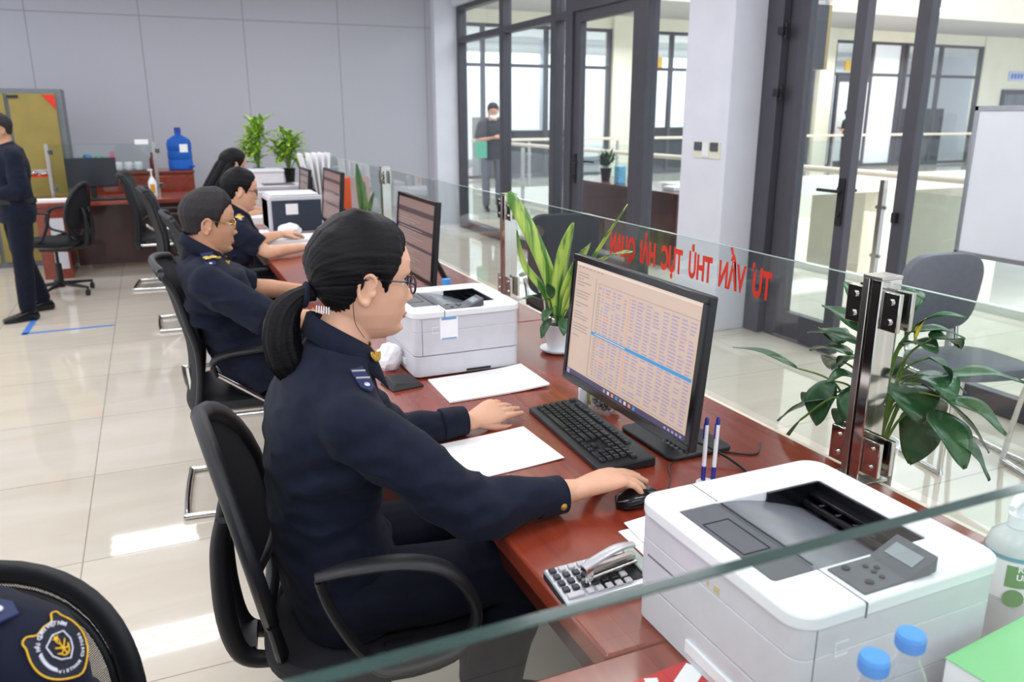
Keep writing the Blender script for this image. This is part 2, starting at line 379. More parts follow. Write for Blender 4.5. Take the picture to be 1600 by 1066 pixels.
door_leaf(1, 6.42, 7.66, 2.56, 7.58)
tr = M(); bar_h(tr, 5.27, 7.74, 2.62, .12, d=.13); bar_y(tr, 6.33, 0, 2.56, .12); bar_y(tr, 5.33, 0, 2.98, .1); bar_y(tr, 7.7, 0, 2.98, .08)
struct('trim_4', tr, m_frame, bevel=.004)
wp = struct('window_2', (lambda f: (bar_h(f, 5.38, 6.27, .06, .12), f)[1])(M()), m_frame)
obj('pane', M().span((4.096, 5.38, .12), (4.104, 6.27, 2.56)), m_glassw, wp); obj('pane', M().span((4.096, 5.38, 2.68), (4.104, 7.66, 2.9)), m_glassw, wp)
# doorway 2 right of the column
tr = M(); bar_y(tr, 4.66, 0, 2.98, .16, d=.16); bar_y(tr, 4.52, 0, 2.98, .1, x=4.12, d=.08); bar_h(tr, -3, 4.74, 2.93, .1)
f2 = struct('door_frame_2', tr, m_frame, bevel=.006)
for z in (2.12, 1.72, .35):
    h = M().cyl((4.03, 4.55, z - .05), (4.03, 4.55, z + .05), .013); h.box((4.0, 4.56, z), (.03, .05, .05)); obj('hinge', h, m_blackpl, f2, bevel=.003)
door_leaf(2, 3.90, 4.46, 2.88, 3.945, st=.085)
tr = M(); bar_y(tr, 3.49, 0, 2.98, .09, d=.07); bar_y(tr, .9, 0, 2.98, .12, d=.14); bar_h(tr, .96, 3.445, .06, .12, d=.07)
w3 = struct('window_3', tr, m_frame, bevel=.004)
obj('pane', M().span((4.096, .96, .12), (4.104, 3.44, 2.88)), m_glassw, w3)
obj('latch', M().box((4.05, 3.5, .98), (.03, .03, .06)), m_blackpl, w3)

# ------------------------------------------------------------------ far facade at Y = 19
FY = 19.0
cols = M().span((11.15, FY - .15, 0), (11.72, FY + .3, 3.97)).span((18.08, FY - .15, 0), (18.62, FY + .3, 3.97)).span((24.95, FY - .1, 0), (32, FY + .2, 3.97)).span((4.2, FY - .05, 3.66), (24.95, FY + .15, 3.97))
struct('wall_far', cols, m_cream)
struct('wall_far_rooms', M().span((4, 23.8, 0), (32, 24, 3.97)), m_colpaint)
struct('ceiling_far_rooms', M().span((4, FY + .15, 3.75), (32, 24, 3.9)), m_ceil)
struct('wall_far_left', M().span((4.1, 11.45, 0), (4.25, 24, 3.97)), m_colpaint)
m_frost = mat('frosted_film', S('eef3f6'), .35, noise=.04, nscale=1.2, trans=0)
m_blind = mat('white_blinds', S('f4f8fb'), .6, noise=.02)
def facade_window(n, x0, x1, divs, film=(), trans=2.72):
    f = M(); xs = [x0] + list(divs) + [x1]; w = .09
    for x in xs: f.span((x - w / 2, FY - .06, .02), (x + w / 2, FY + .06, 3.66))
    for a, b in zip(xs[:-1], xs[1:]):
        f.span((a + w / 2, FY - .05, 3.58), (b - w / 2, FY + .05, 3.66)); f.span((a + w / 2, FY - .05, trans - .04), (b - w / 2, FY + .05, trans + .04)); f.span((a + w / 2, FY - .05, .02), (b - w / 2, FY + .05, .1))
    o = struct('window_%d' % n, f, m_frame)
    for k, (a, b) in enumerate(zip(xs[:-1], xs[1:])):
        mt = m_frost if k in film else m_glassw
        obj('pane', M().span((a + w / 2, FY - .006, .1), (b - w / 2, FY + .006, trans - .04)).span((a + w / 2, FY - .006, trans + .04), (b - w / 2, FY + .006, 3.58)), mt, o)
    return o
facade_window(4, 4.4, 11.1, (6.1, 7.6, 9.3))
facade_window(5, 11.8, 17.95, (13.0, 14.4, 16.1))
facade_window(6, 18.7, 21.4, (20.2,), film=(1,))
facade_window(7, 21.6, 24.9, (23.1,))
dl = M().span((18.78, 18.86, .05), (18.88, 18.94, 2.68)).span((20.06, 18.86, .05), (20.16, 18.94, 2.68)).span((18.88, 18.86, 2.5), (20.06, 18.94, 2.68)).span((18.88, 18.86, .05), (20.06, 18.94, .2))
o = struct('door_4', dl, m_frame); obj('pane', M().span((18.88, 18.895, .2), (20.06, 18.905, 2.5)), m_frost, o)
dl = M().span((26.0, 18.84, 0), (26.14, 18.92, 2.35)).span((27.3, 18.84, 0), (27.44, 18.92, 2.35)).span((26.14, 18.84, 2.21), (27.3, 18.92, 2.35))
o = struct('door_5', dl, m_frame); obj('pane', M().span((26.14, 18.87, .0), (27.3, 18.9, 2.21)), mat('dim_door_glass', S('6d7078'), .15, noise=.2, nscale=2), o)
# blinds hanging inside the left rooms
def blinds(n, x0, x1, label):
    b = M()
    for k in range(22): b.box(((x0 + x1) / 2, 22.9, .35 + k * .15), (x1 - x0, .02, .142), rot=(.12, 0, 0))
    b.box(((x0 + x1) / 2, 22.9, 3.68), (x1 - x0, .06, .14)); t = obj('window_blinds', b, m_blind); tag(t, label, 'blinds', 'white blinds in the rooms across the hall'); return t
blinds(0, 8.2, 11.0, 'white horizontal blinds behind the standing masked person')
blinds(1, 11.3, 16.8, 'wide white horizontal blinds beyond the cream far column')

# railings
def railing(name, label, pts, posts, axis):
    t = thing(name, label, 'railing', (0, 0, 0))
    a, b = pts
    obj('handrail', M().cyl(a, b, .03, 14), m_rail, t)
    pm = None
    for p in posts:
        q = M().box((p[0], p[1], .5), (.05, .05, 1.0)); 
        for z in (.3, .75):
            d = (.12, .02) if axis == 'x' else (.02, .12)
            q.box((p[0], p[1], z), (d[0], d[1], .03))
        obj('railing_post', q, m_satin, t)
    dx = (b[0] - a[0], b[1] - a[1]); 
    if axis == 'x': g = M().span((a[0], a[1] - .006, .1), (b[0], a[1] + .006, .92))
    else: g = M().span((a[0] - .006, a[1], .1), (a[0] + .006, b[1], .92))
    obj('glass_infill', g, m_glassw, t)
    return t
m_rail = mat('pale_wood_rail', S('d8cdbb'), .4, noise=.08, nscale=4)
railing('atrium_railing', 'railing with pale handrail running along the near corridor', ((6.12, -2.5, 1.05), (6.12, 15.9, 1.05)), [(6.12, y) for y in (-.5, 1.5, 3.5, 5.45, 7.4, 9.4, 11.4, 13.4)], 'y')
railing('atrium_railing', 'railing with pale handrail in front of the far offices', ((6.3, 16.1, 1.05), (25.5, 16.1, 1.05)), [(x, 16.1) for x in (7.5, 9.7, 11.9, 14.1, 16.1, 18.7, 21.2, 23.5)], 'x')

# ceiling lamps (reflected in the tiles)
lamp = thing('ceiling_lamp', 'three-tube ceiling lamp over the counter hall, seen mirrored in the floor', 'ceiling lamp', (LAMPS[0][0], LAMPS[0][1], 3.1), group='ceiling lamps over the counter hall')
obj('housing', M().span((-.62, -.3, -.012), (.62, -.27, 0)).span((-.62, .27, -.012), (.62, .3, 0)).span((-.62, -.27, -.012), (-.58, .27, 0)).span((.58, -.27, -.012), (.62, .27, 0)), m_offwhite, lamp)
for x, y in LAMPS[1:]: dup(lamp, (x, y, 3.1), 0, lamp['label'])
# ------------------------------------------------------------------ counter desks
D = .76
def desk(y0, y1, label, x0=.57, x1=1.46):
    t = thing('counter_desk', label, 'desk', (0, (y0 + y1) / 2, 0), group='red mahogany counter desks'); h = (y1 - y0) / 2
    obj('desktop', M().span((x0, -h + .001, D - .045), (x1, h - .001, D)), m_wood, t, bevel=.006)
    obj('apron', M().span((x0 + .03, -h + .06, D - .12), (x1 - .05, h - .06, D - .046)), m_wood_dk, t, bevel=.003)
    for s in (-1, 1): obj('side_panel', M().span((x0 + .06, s * (h - .03) - .018, 0), (x1 - .04, s * (h - .03) + .018, D - .046)), m_wood_dk, t, bevel=.003)
    obj('front_panel', M().span((x1 - .1, -h + .05, .06), (x1 - .07, h - .05, D - .12)), m_wood_dk, t)
    obj('edge_strip', M().span((x1, -h + .001, D - .045), (x1 + .012, h - .001, D - .002)), m_cream, t, label='cream edging strip')
    return t
desk(.925, 2.9, 'mahogany counter desk carrying the big lit monitor and calculator')
desk(2.9, 4.88, 'mahogany counter desk where the short-haired man works')
desk(4.88, 6.86, 'mahogany counter desk with the dark printer and the paper pile')
desk(6.86, 8.9, 'farthest mahogany counter desk, under the potted bushy plants')
t = thing('return_desk', 'mahogany return desk nearest the camera, under the glass screen edge', 'desk', (0, .64, 0))
obj('desktop', M().span((-.75, -.3, D - .045), (1.46, .284, D)), m_wood, t, bevel=.006)
obj('side_panel', M().span((-.65, -.28, 0), (-.61, .22, D - .046)), m_wood_dk, t); obj('side_panel', M().span((1.38, -.28, 0), (1.42, .22, D - .046)), m_wood_dk, t)
obj('front_panel', M().span((-.6, -.24, .06), (1.37, -.21, D - .05)), m_wood_dk, t)

# ------------------------------------------------------------------ glass partition posts and panels
PX = 1.44
def post():
    t = thing('partition_post', '', 'post', (PX, 0, D))
    b = M().span((-.03, -.022, 0), (.03, .006, .475)); obj('upright', b, m_steel, t, bevel=.002)
    b = M().span((-.03, .012, 0), (.03, .03, .475)).span((-.012, .006, 0), (.012, .012, .46)).box((0, .004, .478), (.062, .053, .008)); obj('rear_upright', b, m_satin, t, bevel=.0015)
    for y0, s in ((-.045, -1), (.053, 1)):
        for z in (.41, .07):
            c = obj('clamp', M().box((-.018, y0, z), (.012, .045, .085)).box((.018, y0, z), (.012, .045, .085)), m_steel, t, bevel=.002)
            for dz in (-.022, .022): obj('screw', M().cyl((-.024, y0, z + dz), (-.029, y0, z + dz), .0075, 12), m_chrome, c)
    obj('foot_plate', M().box((0, .004, .003), (.09, .09, .006)), m_satin, t, bevel=.001)
    return t
PY = (1.25, 3.3, 5.38, 7.42)
plab = ('steel partition post nearest the camera, beside the broad-leaved plant', 'steel partition post behind the white printer and long-leaved plant',
        'steel partition post beside the snake plant', 'farthest steel partition post, by the orange box')
p0 = post(); p0.location.y = PY[0]; p0['label'] = plab[0]; p0['group'] = 'glass partition posts'
for y, l in zip(PY[1:], plab[1:]): dup(p0, (PX, y, D), 0, l)
def gpanel(a, b, label, name='glass_partition'):
    a = Vector(a); b = Vector(b); c = (a + b) / 2; t = thing(name, label, 'glass panel', (c.x, c.y, a.z)); sz = b - a
    obj('pane', M().box((0, 0, sz.z / 2), (abs(sz.x) - .0006, abs(sz.y) - .0006, sz.z - .001)), m_glassp, t)
    k = .0045; long_y = abs(sz.y) > abs(sz.x); L = max(abs(sz.x), abs(sz.y)); th = min(abs(sz.x), abs(sz.y)) + .0004
    e = M().box((0, 0, sz.z), (th, L, .0012) if long_y else (L, th, .0012))
    obj('polished_edge', e, m_gedge2 if long_y else m_gedge, t, label='pale polished top edge' if long_y else 'thick green top edge')
    return t
zg0, zg1 = D + .035, D + .468
gl = [gpanel((PX - .005, .47, zg0), (PX + .005, PY[0] - .03, zg1), 'clear glass panel right of the nearest steel post')]
glab = ('clear glass panel with the mirrored red lettering', 'clear glass panel behind the second monitor', 'clear glass panel behind the snake plant')
for (a, b), l in zip(zip(PY[:-1], PY[1:]), glab): gl.append(gpanel((PX - .005, a + .042, zg0), (PX + .005, b - .03, zg1), l))
gl.append(gpanel((PX - .005, PY[3] + .042, zg0), (PX + .005, 8.85, zg1), 'farthest clear glass panel along the counter'))
gp = gpanel((-.42, .438, D + .02), (1.43, .450, 1.236), 'thick glass screen with green edge crossing the near foreground', 'glass_screen')
# mirrored lettering, read from the public side
m_red = mat('red_vinyl', S('d8301c'), .5, noise=.04)
T = Matrix.Translation((-.006, 0, 0)) @ Matrix(((0, 0, 1, 0), (1, 0, 0, 0), (0, 1, 0, 0), (0, 0, 0, 1)))
lt = put_text('red_lettering', 'TƯ  VẤN  THỦ  TỤC  HẢI  QUAN', .100, m_red, gl[1], Matrix.Translation((0, 2.0 - (PY[0] + .042 + PY[1] - .03) / 2, 1.144 - zg0)) @ T, bold=.0038, xs=.545)
lt['label'] = 'red Vietnamese lettering seen from behind'
# foot clips of the near screen
for x, lb in ((-.1, 'left steel clip holding the near glass screen'), (1.1, 'right steel clip holding the near glass screen')):
    o = obj('glass_clip', M().box((0, 0, .02), (.04, .05, .04)), m_steel, bevel=.003, loc=(x, .444, D)); tag(o, lb, 'clip', 'clips under the near glass screen')

# ------------------------------------------------------------------ printers
def ring(mb, outer, inner, z0, z1, mi=0):
    n = len(outer); v = [(x, y, z1) for x, y in outer] + [(x, y, z1) for x, y in inner] + [(x, y, z0) for x, y in outer] + [(x, y, z0) for x, y in inner]; f = []
    for i in range(n):
        j = (i + 1) % n; f += [(i, j, n + j, n + i), (2 * n + i, 3 * n + i, 3 * n + j, 2 * n + j), (i, 2 * n + i, 2 * n + j, j), (n + i, n + j, 3 * n + j, 3 * n + i)]
    mb.add(v, f, None, mi); return mb
def printer(label, name='laser_printer', body=m_offwhite, slot=False):
    t = thing(name, label, 'printer', (0, 0, D))
    lo = M().prism(rrect(.362, .362, .02, cx=0, cy=0), .068, tmat((0, 0, .006))); obj('paper_tray', lo, body, t, bevel=.002)
    mid = M().prism(rrect(.364, .366, .022), .078, tmat((0, 0, .0765))); mid = ring(mid, rrect(.364, .366, .022), rrect(.29, .22, .006, cx=-.012, cy=.008), .1545, .1985); obj('body', mid, body, t, bevel=.002)
    k = 5; out = rrect(.376, .376, .036, k)
    inn = rrect(.288, .216, .006, k, cx=-.012, cy=.008)
    top = ring(M(), out, inn, .198, .22)
    for (sx) in (-.0805,):  # hairline seams front / rear part of the lid
        pass
    obj('top_cover', top, m_white, t, bevel=.004, seg=3, label='glossy white top cover')
    sm = M().box((-.0805, .1525, .2195), (.0016, .070, .002)).box((-.0805, -.145, .2195), (.0016, .086, .002)).box((-.0805, -.1885, .209), (.0016, .002, .022)).box((-.0805, .1885, .209), (.0016, .002, .022))
    obj('seam', sm, m_greypl, t)
    # flap and output tray
    fl = M().box((-.119, .008, .2155), (.070, .214, .006)); obj('front_flap', fl, m_greypl, t, bevel=.0015)
    fr = M()
    for (cx, cy, sx, sy) in ((-.147, .017, .0012, .094), (-.100, .017, .0012, .094), (-.1235, .064, .048, .0012), (-.1235, -.03, .048, .0012), (-.078, .01, .003, .2)): fr.box((cx, cy, .219), (sx, sy, .0012))
    obj('flap_outline', fr, m_blackpl, t)
    tray = M(); n = 12; v = []; f = []
    for i in range(n + 1):
        s = i / n; x = -.082 + .212 * s; z = .2165 - .058 * (s ** 1.7)
        v += [(x, -.1, z), (x, .116, z)]
    for i in range(n): f.append((2 * i, 2 * i + 1, 2 * i + 3, 2 * i + 2))
    tray.add(v, f); tray.span((-.082, -.1, .15), (.13, .116, .153)); obj('output_tray', tray, mat('tray_grey', S('6d7079'), .22, noise=.05), t)
    dk = M().span((.128, -.1, .152), (.134, .116, .216)).span((.02, -.104, .155), (.132, -.1, .216)).span((.02, .112, .155), (.132, .118, .216))
    for q in range(5): dk.box((.112, -.07 + .036 * q, .18), (.03, .006, .03))
    dk.box((.118, .01, .198), (.02, .2, .006)); dk.cyl((.1, -.095, .185), (.1, .11, .185), .006, 10); obj('exit_rollers', dk, m_blackgl, t, bevel=.001)
    cp = obj('control_panel', M().box((-.01, -.142, .2205), (.122, .066, .005)), m_greypl, t, bevel=.002)
    for (x, y, r) in ((-.048, -.12, .006), (-.045, -.158, .006), (-.02, -.142, .004), (-.02, -.128, .004), (-.008, -.136, .004), (-.02, -.156, .004)): obj('button', M().cyl((x, y, .222), (x, y, .2245), r, 12), m_blackpl, cp)
    dp = M().add([(.008, -.176, .222), (.058, -.176, .222), (.008, -.108, .222), (.058, -.108, .222), (.012, -.176, .226), (.058, -.176, .246), (.012, -.108, .226), (.058, -.108, .246)], [(0, 2, 3, 1), (4, 5, 7, 6), (0, 1, 5, 4), (2, 6, 7, 3), (0, 4, 6, 2), (1, 3, 7, 5)])
    ds = obj('display_housing', dp, m_greypl, t, bevel=.0015)
    obj('display', M().box((0, 0, 0), (.024, .046, .001), T=tmat((.034, -.142, .2365), (0, -.41, 0))), mat('lcd', S('8d959c'), .25, noise=.05), ds)
    # front details
    g = M().box((-.183, -.02, .034), (.006, .12, .022)); obj('tray_handle', g, m_white, t, bevel=.002)
    g = M()
    for q in range(16): g.box((-.1822, .152 - .0055 * q, .128), (.0012, .0035, .003))
    obj('vents', g, m_greypl, t)
    obj('name_badge', M().box((-.1822, -.02, .165), (.0012, .012, .012)).box((-.1822, .0, .165), (.001, .006, .008)), mat('printer_emblem', S('c9b98e'), .4, noise=.05), t)
    g = M().box((-.11, -.1835, .168), (.022, .0016, .0015)).box((-.11, -.1835, .148), (.022, .0016, .0015)).box((-.121, -.1835, .158), (.0015, .0016, .02)); obj('side_emblem', g, m_white, t)
    obj('side_seam', M().box((-.155, -.1832, .137), (.0012, .0008, .118)), m_greypl, t)
    return t
pr = printer('large white laser printer nearest the camera, right of the calculator'); pr.location = (.856, .824, D)
pr2 = dup(pr, (.882, 2.535, D), 0, 'white laser printer behind the ponytailed woman\'s face'); pr['group'] = pr2['group'] = 'white laser printers of the same model'
st = M().box((-.065, -.1834, .162), (.06, .0008, .072)); s_ = obj('sticker', st, m_paper, pr2); s2 = M().box((-.065, -.1842, .193), (.05, .0006, .008)).box((-.065, -.1842, .128), (.05, .0006, .004)); obj('sticker_print', s2, mat('sticker_blue', S('6fa8dc'), .5, noise=.05), s_)
obj('slot', M().box((.035, -.1836, .014), (.085, .002, .007)), m_blackpl, pr2)
# office printer with dark flank (third desk) and the light one beyond
t = thing('office_printer', 'printer with dark blue flank and a taped note', 'printer', (.915, 6.2, D)); A = t
obj('casing', M().prism(rrect(.38, .26, .03), .37, tmat((0, 0.05, .13), (R(90), 0, 0))), m_offwhite, t, bevel=.004)
obj('casing_shell', M().span((-.19, -.3, .0), (.19, .05, .26)), m_offwhite, t, bevel=.02, seg=4)
obj('flank', M().box((.005, -.322, .122), (.345, .008, .222)), mat('dark_blue_plastic', S('2e3a4a'), .4, noise=.05), t, bevel=.015, seg=3)
obj('note', M().box((-.03, -.327, .17), (.085, .001, .075)), m_paper, t)
obj('lid', M().span((-.17, -.27, .258), (.17, .02, .272)), m_white, t, bevel=.006)
t = thing('office_printer', 'white printer behind the dark-flanked one, before the woman with loose hair', 'printer', (.99, 7.25, D))
obj('casing', M().span((-.2, -.19, 0), (.22, .19, .2)), m_white, t, bevel=.015, seg=3); obj('lid', M().span((-.19, -.18, .2), (.2, .17, .235)), m_offwhite, t, bevel=.008)
obj('output_tray', M().box((.0, 0, .238), (.26, .2, .004)), m_greypl, t, bevel=.002)

# ------------------------------------------------------------------ monitors
def smat(name, c, s=.8): return mat(name, c, .3, emit=c, estr=s, noise=.02)
m_s_bg = smat('screen_beige', S('b09c8d'), .44); m_s_line = smat('screen_grey_text', S('8d7f7c'), .4); m_s_blue = smat('screen_blue_text', S('9084a3'), .40)
m_s_bar = smat('screen_selected_row', S('2f7cae'), .5); m_s_task = smat('screen_taskbar', S('3a3650'), .5); m_s_org = smat('screen_orange_text', S('c4785a'), .5); m_s_wht = smat('screen_light', S('c4b3a5'), .46)
m_s_brn = smat('screen_brown', S('75605c'), .5); m_s_dk = smat('screen_dark_band', S('45383c'), .4)
def monitor(label, w, h, z0, tilt, mats, drawer, base=(.18, .23)):
    """faces local -x; screen bottom edge at z0 above the desk"""
    t = thing('monitor', label, 'monitor', (0, 0, D)); bz = .017
    Ts = tmat((-.012, 0, z0), (0, tilt, 0))
    sh = M().box((.012, 0, h / 2), (.022, w, h), T=Ts); sh.box((.034, 0, h * .48), (.03, w * .6, h * .6), T=Ts); hs = obj('housing', sh, m_blackpl, t, bevel=.005, seg=3)
    fr = M(); x = -.001
    fr.box((x, 0, bz / 2), (.006, w, bz + .004), T=Ts).box((x, 0, h - bz / 2), (.006, w, bz), T=Ts).box((x, w / 2 - bz / 2, h / 2), (.006, bz, h - 2 * bz), T=Ts).box((x, -w / 2 + bz / 2, h / 2), (.006, bz, h - 2 * bz), T=Ts)
    obj('bezel', fr, m_blackgl, t, bevel=.002)
    s = M(); X0 = .0005
    def q(u0, v0, u1, v1, mi, lift=0):  # u across (0 = viewer's left = +y), v down; fractions
        ya = (w / 2 - bz) - u0 * (w - 2 * bz); yb = (w / 2 - bz) - u1 * (w - 2 * bz); za = h - bz - v0 * (h - 2 * bz); zb = h - bz - v1 * (h - 2 * bz); x = X0 - lift
        s.add([(x, ya, zb), (x, yb, zb), (x, yb, za), (x, ya, za)], [(0, 1, 2, 3)], Ts, mi)
    drawer(q); obj('screen', s, mats, t, smooth=False, label='lit screen')
    nk = M().tube([(.16, 0, .01), (.15, 0, .08), (.075, 0, z0 + .10)], .03, 16, flat=(1, .4), smooth=4); obj('stand_neck', nk, m_blackpl, t, bevel=.004)
    bs = M().prism(rrect(base[0], base[1], .02), .010, tmat((.165, 0, .001))); obj('stand_base', bs, m_blackpl, t, bevel=.003)
    bt = M()
    for k in range(5): bt.box((-.006, -w * .36 - .016 * k, .001), (.008, .008, .003), T=Ts)
    obj('button', bt, m_greypl, hs)
    return t
def draw_main(q):
    q(0, 0, 1, 1, 0); q(0, 0, 1, .028, 6, .0003); q(0, .945, 1, 1, 4, .0004)
    r = random.Random(3)
    for k in range(7): q(.02 + k * .035, .036, .02 + k * .035 + .024, .046, 1, .0004)
    q(.22, .125, 1, .129, 1, .0005); q(.195, .1, .199, .93, 1, .0005); q(.225, .13, .228, .86, 1, .0005); q(.2, .925, .98, .93, 1, .0005)
    for k in range(22):
        if r.random() < .75: q(.02, .085 + k * .026, .02 + r.uniform(.05, .15), .094 + k * .026, 1, .0004)
    cols = [(.235, .018), (.262, .022), (.292, .055), (.355, .03), (.392, .05), (.452, .03), (.492, .012), (.512, .04), (.56, .06), (.628, .05), (.686, .06), (.754, .05), (.812, .06), (.88, .05), (.938, .045)]
    for row in range(29):
        v = .155 + row * .0262
        if row == 15: q(.2, v - .009, .985, v + .017, 3, .0008); q(.23, v, .5, v + .007, 6, .001); continue
        for ci, (u, wd) in enumerate(cols):
            if r.random() < .9: q(u, v, u + wd * r.uniform(.6, .92), v + .010, 5 if (ci == 6 or (ci == 2 and row % 7 == 2)) else (2 if ci not in (0,) else 1), .0006)
    q(0, .95, .03, .995, 2, .0007)
    for k in range(8): q(.36 + k * .036, .957, .36 + k * .036 + .018, .985, (2, 6, 5, 3)[k % 4], .0007)
    for k in range(5): q(.85 + k * .027, .962, .85 + k * .027 + .015, .98, 2, .0007)
def draw_bands(q):
    q(0, 0, 1, 1, 0)
    for a, b in ((.13, .2), (.37, .43), (.62, .66)): q(0, a, 1, b, 1, .0004)
    for k in range(18): q(.05, .24 + k * .04, .3 + .5 * ((k * 37) % 10) / 10, .252 + k * .04, 2, .0006)
mm = [m_s_bg, m_s_line, m_s_blue, m_s_bar, m_s_task, m_s_org, m_s_wht]
mon = monitor('large lit monitor with a table on screen, beside the red lettering', .592, .348, .109, R(5), mm, draw_main, (.19, .24)); mon.location = (1.012, 1.615, D)
m2 = monitor('second monitor with dim brown screen, past the ponytailed woman', .555, .35, .125, R(5), [m_s_brn, m_s_dk, m_s_line], draw_bands); m2.location = (1.03, 3.415, D); m2['group'] = 'dim monitors along the counter'
dup(m2, (1.05, 5.3, D), 0, 'third monitor, dim screen beside the dark-flanked printer')
m4 = monitor('small distant monitor in front of the upright white papers', .42, .27, .13, R(5), [m_s_brn, m_s_dk, m_s_line], draw_bands); m4.location = (1.12, 6.72, D); m4['group'] = 'dim monitors along the counter'

# ------------------------------------------------------------------ keyboard and mouse
kb = thing('keyboard', 'black wired keyboard below the large lit monitor', 'keyboard', (.975, 1.722, D), R(-3))
body = M().add([(-.075, -.225, 0), (.075, -.225, 0), (.075, .225, 0), (-.075, .225, 0), (-.075, -.225, .014), (.075, -.225, .026), (.075, .225, .026), (-.075, .225, .014)], [(0, 3, 2, 1), (4, 5, 6, 7), (0, 1, 5, 4), (1, 2, 6, 5), (2, 3, 7, 6), (3, 0, 4, 7)])
obj('case', body, m_blackpl, kb, bevel=.004, seg=3)
m_key = mat('black_keycap', S('26272c'), .2, noise=.1, nscale=60)
def keycap(wd, dp=.0165):
    a = dp / 2; b = wd / 2; c = a * .74; d = b - a * .26
    return obj('key', M().add([(-a, -b, 0), (a, -b, 0), (a, b, 0), (-a, b, 0), (-c, -d, .0075), (c, -d, .0065), (c, d, .0065), (-c, d, .0075)], [(0, 3, 2, 1), (4, 5, 6, 7), (0, 1, 5, 4), (1, 2, 6, 5), (2, 3, 7, 6), (3, 0, 4, 7)]), m_key, kb, bevel=.0012)
KC = {}
def key(x, y, wd):
    z = .0145 + .08 * (x + .075)
    k_ = round(wd, 4)
    if k_ not in KC: o = KC[k_] = keycap(wd)
    else: o = KC[k_].copy(); COL.objects.link(o)
    o.location = (x, y, z); o.rotation_euler = (0, -.08, 0)
U = .0187
def row(x, y0, widths, gap=0):
    y = y0
    for wd in widths:
        if wd > 0: key(x, y - wd * U / 2, wd * U - .0016)
        y -= abs(wd) * U
yl = .212
row(.052, yl, [1, -1, 1, 1, 1, 1, -.5, 1, 1, 1, 1, -.5, 1, 1, 1, 1, -.3, 1, 1, 1])
row(.026, yl, [1] * 13 + [2, -.3, 1, 1, 1, -.25, 1, 1, 1, 1]); row(.0075, yl, [1.5] + [1] * 12 + [1.5, -.3, 1, 1, 1, -.25, 1, 1, 1])
row(-.011, yl, [1.75] + [1] * 11 + [2.25, -3.55, 1, 1, 1]); row(-.0295, yl, [2.25] + [1] * 10 + [2.75, -1.3, 1, -1.25, 1, 1, 1]); row(-.048, yl, [1.25, 1.25, 1.25, 6.25, 1.25, 1.25, 1.25, 1.25, -.3, 1, 1, 1, -.25, 2, 1])
ms = thing('mouse', 'black mouse under the woman\'s right hand', 'mouse', (.893, 1.345, D), R(4))
me = M(); me.loft([((-.056, 0, .012), .004, .010, (0, 1, 0), (0, 0, 1), 2.2), ((-.045, 0, .014), .024, .014, (0, 1, 0), (0, 0, 1), 2.4), ((-.02, 0, .017), .031, .0175, (0, 1, 0), (0, 0, 1), 2.5), ((.015, 0, .016), .029, .016, (0, 1, 0), (0, 0, 1), 2.5), ((.045, 0, .013), .026, .012, (0, 1, 0), (0, 0, 1), 2.5), ((.056, 0, .010), .018, .007, (0, 1, 0), (0, 0, 1), 2.3)], 28)
obj('shell', me, m_blackgl, ms); obj('scroll_wheel', M().cyl((.03, -.004, .026), (.03, .004, .026), .008, 14), m_greypl, ms)
def cable(name, label, pts, r=.0022, g='cables on the counter'):
    P = np.array(pts, float); o = obj(name, M().tube(P - P[0], r, 8, smooth=8), m_blackpl, loc=P[0]); tag(o, label, 'cable', g); return o
cable('mouse_cable', 'thin black mouse cable curling up from the right hand', [(.952, 1.353, D + .012), (.99, 1.375, D + .003), (1.03, 1.42, D + .003), (1.06, 1.47, D + .003), (1.1, 1.5, D + .003)], .0016)
cable('monitor_cable', 'black cable looping past the two pens', [(1.13, 1.56, D + .02), (1.165, 1.51, D + .035), (1.2, 1.45, D + .02), (1.215, 1.38, D + .004), (1.19, 1.3, D + .003), (1.2, 1.2, D + .003), (1.26, 1.12, D + .003)], .0035)
cable('power_cable', 'thinner black cable under the large monitor', [(1.15, 1.6, D + .003), (1.19, 1.56, D + .003), (1.235, 1.5, D + .003), (1.3, 1.45, D + .003), (1.36, 1.5, D + .003)], .0025)

# ------------------------------------------------------------------ paper
def sheet(name, label, quad, z, th=.0012, curl=0., mt=None, grp=None, n=1):
    """quad: four floor-plan corners in order"""
    q = [Vector((*p, 0)) for p in quad]; c = sum(q, Vector()) / 4; N_ = 14; v = []; f = []
    for lay in (0, 1):
        for i in range(N_ + 1):
            for j in range(N_ + 1):
                u, w_ = i / N_, j / N_; p = (q[0] * (1 - u) + q[1] * u) * (1 - w_) + (q[3] * (1 - u) + q[2] * u) * w_ - c
                v.append((p.x, p.y, .0008 + th * lay + curl * (max(0, u - .45) ** 2) * 2 + curl * .5 * max(0, w_ - .6) ** 2))
    K = (N_ + 1)
    for i in range(N_):
        for j in range(N_):
            a = i * K + j; f.append((a, a + 1, a + K + 1, a + K)); b = a + K * K; f.append((b, b + K, b + K + 1, b + 1))
    for i in range(N_):
        for a, b in ((i, i + 1), (N_ * K + i + 1, N_ * K + i), ((i + 1) * K, i * K), (i * K + N_, (i + 1) * K + N_)): f.append((a, b, b + K * K, a + K * K))
    o = obj(name, M().add(v, f), mt or m_paper, loc=(c.x, c.y, z), smooth=False); tag(o, label, 'paper', grp); return o
sheet('paper_sheet', 'white sheet of paper between the woman\'s two forearms', [(.595, 1.825), (.848, 1.848), (.855, 1.62), (.60, 1.595)], D, .0018, .004)
sheet('paper_stack', 'white papers lying in front of the middle white printer', [(.735, 2.33), (1.066, 2.345), (1.062, 2.118), (.729, 2.104)], D, .005, .012)
sheet('paper_sheet', 'white paper corner poking out behind the big near printer', [(.79, 1.255), (1.02, 1.262), (1.0, 1.05), (.785, 1.06)], D, .002, .0)
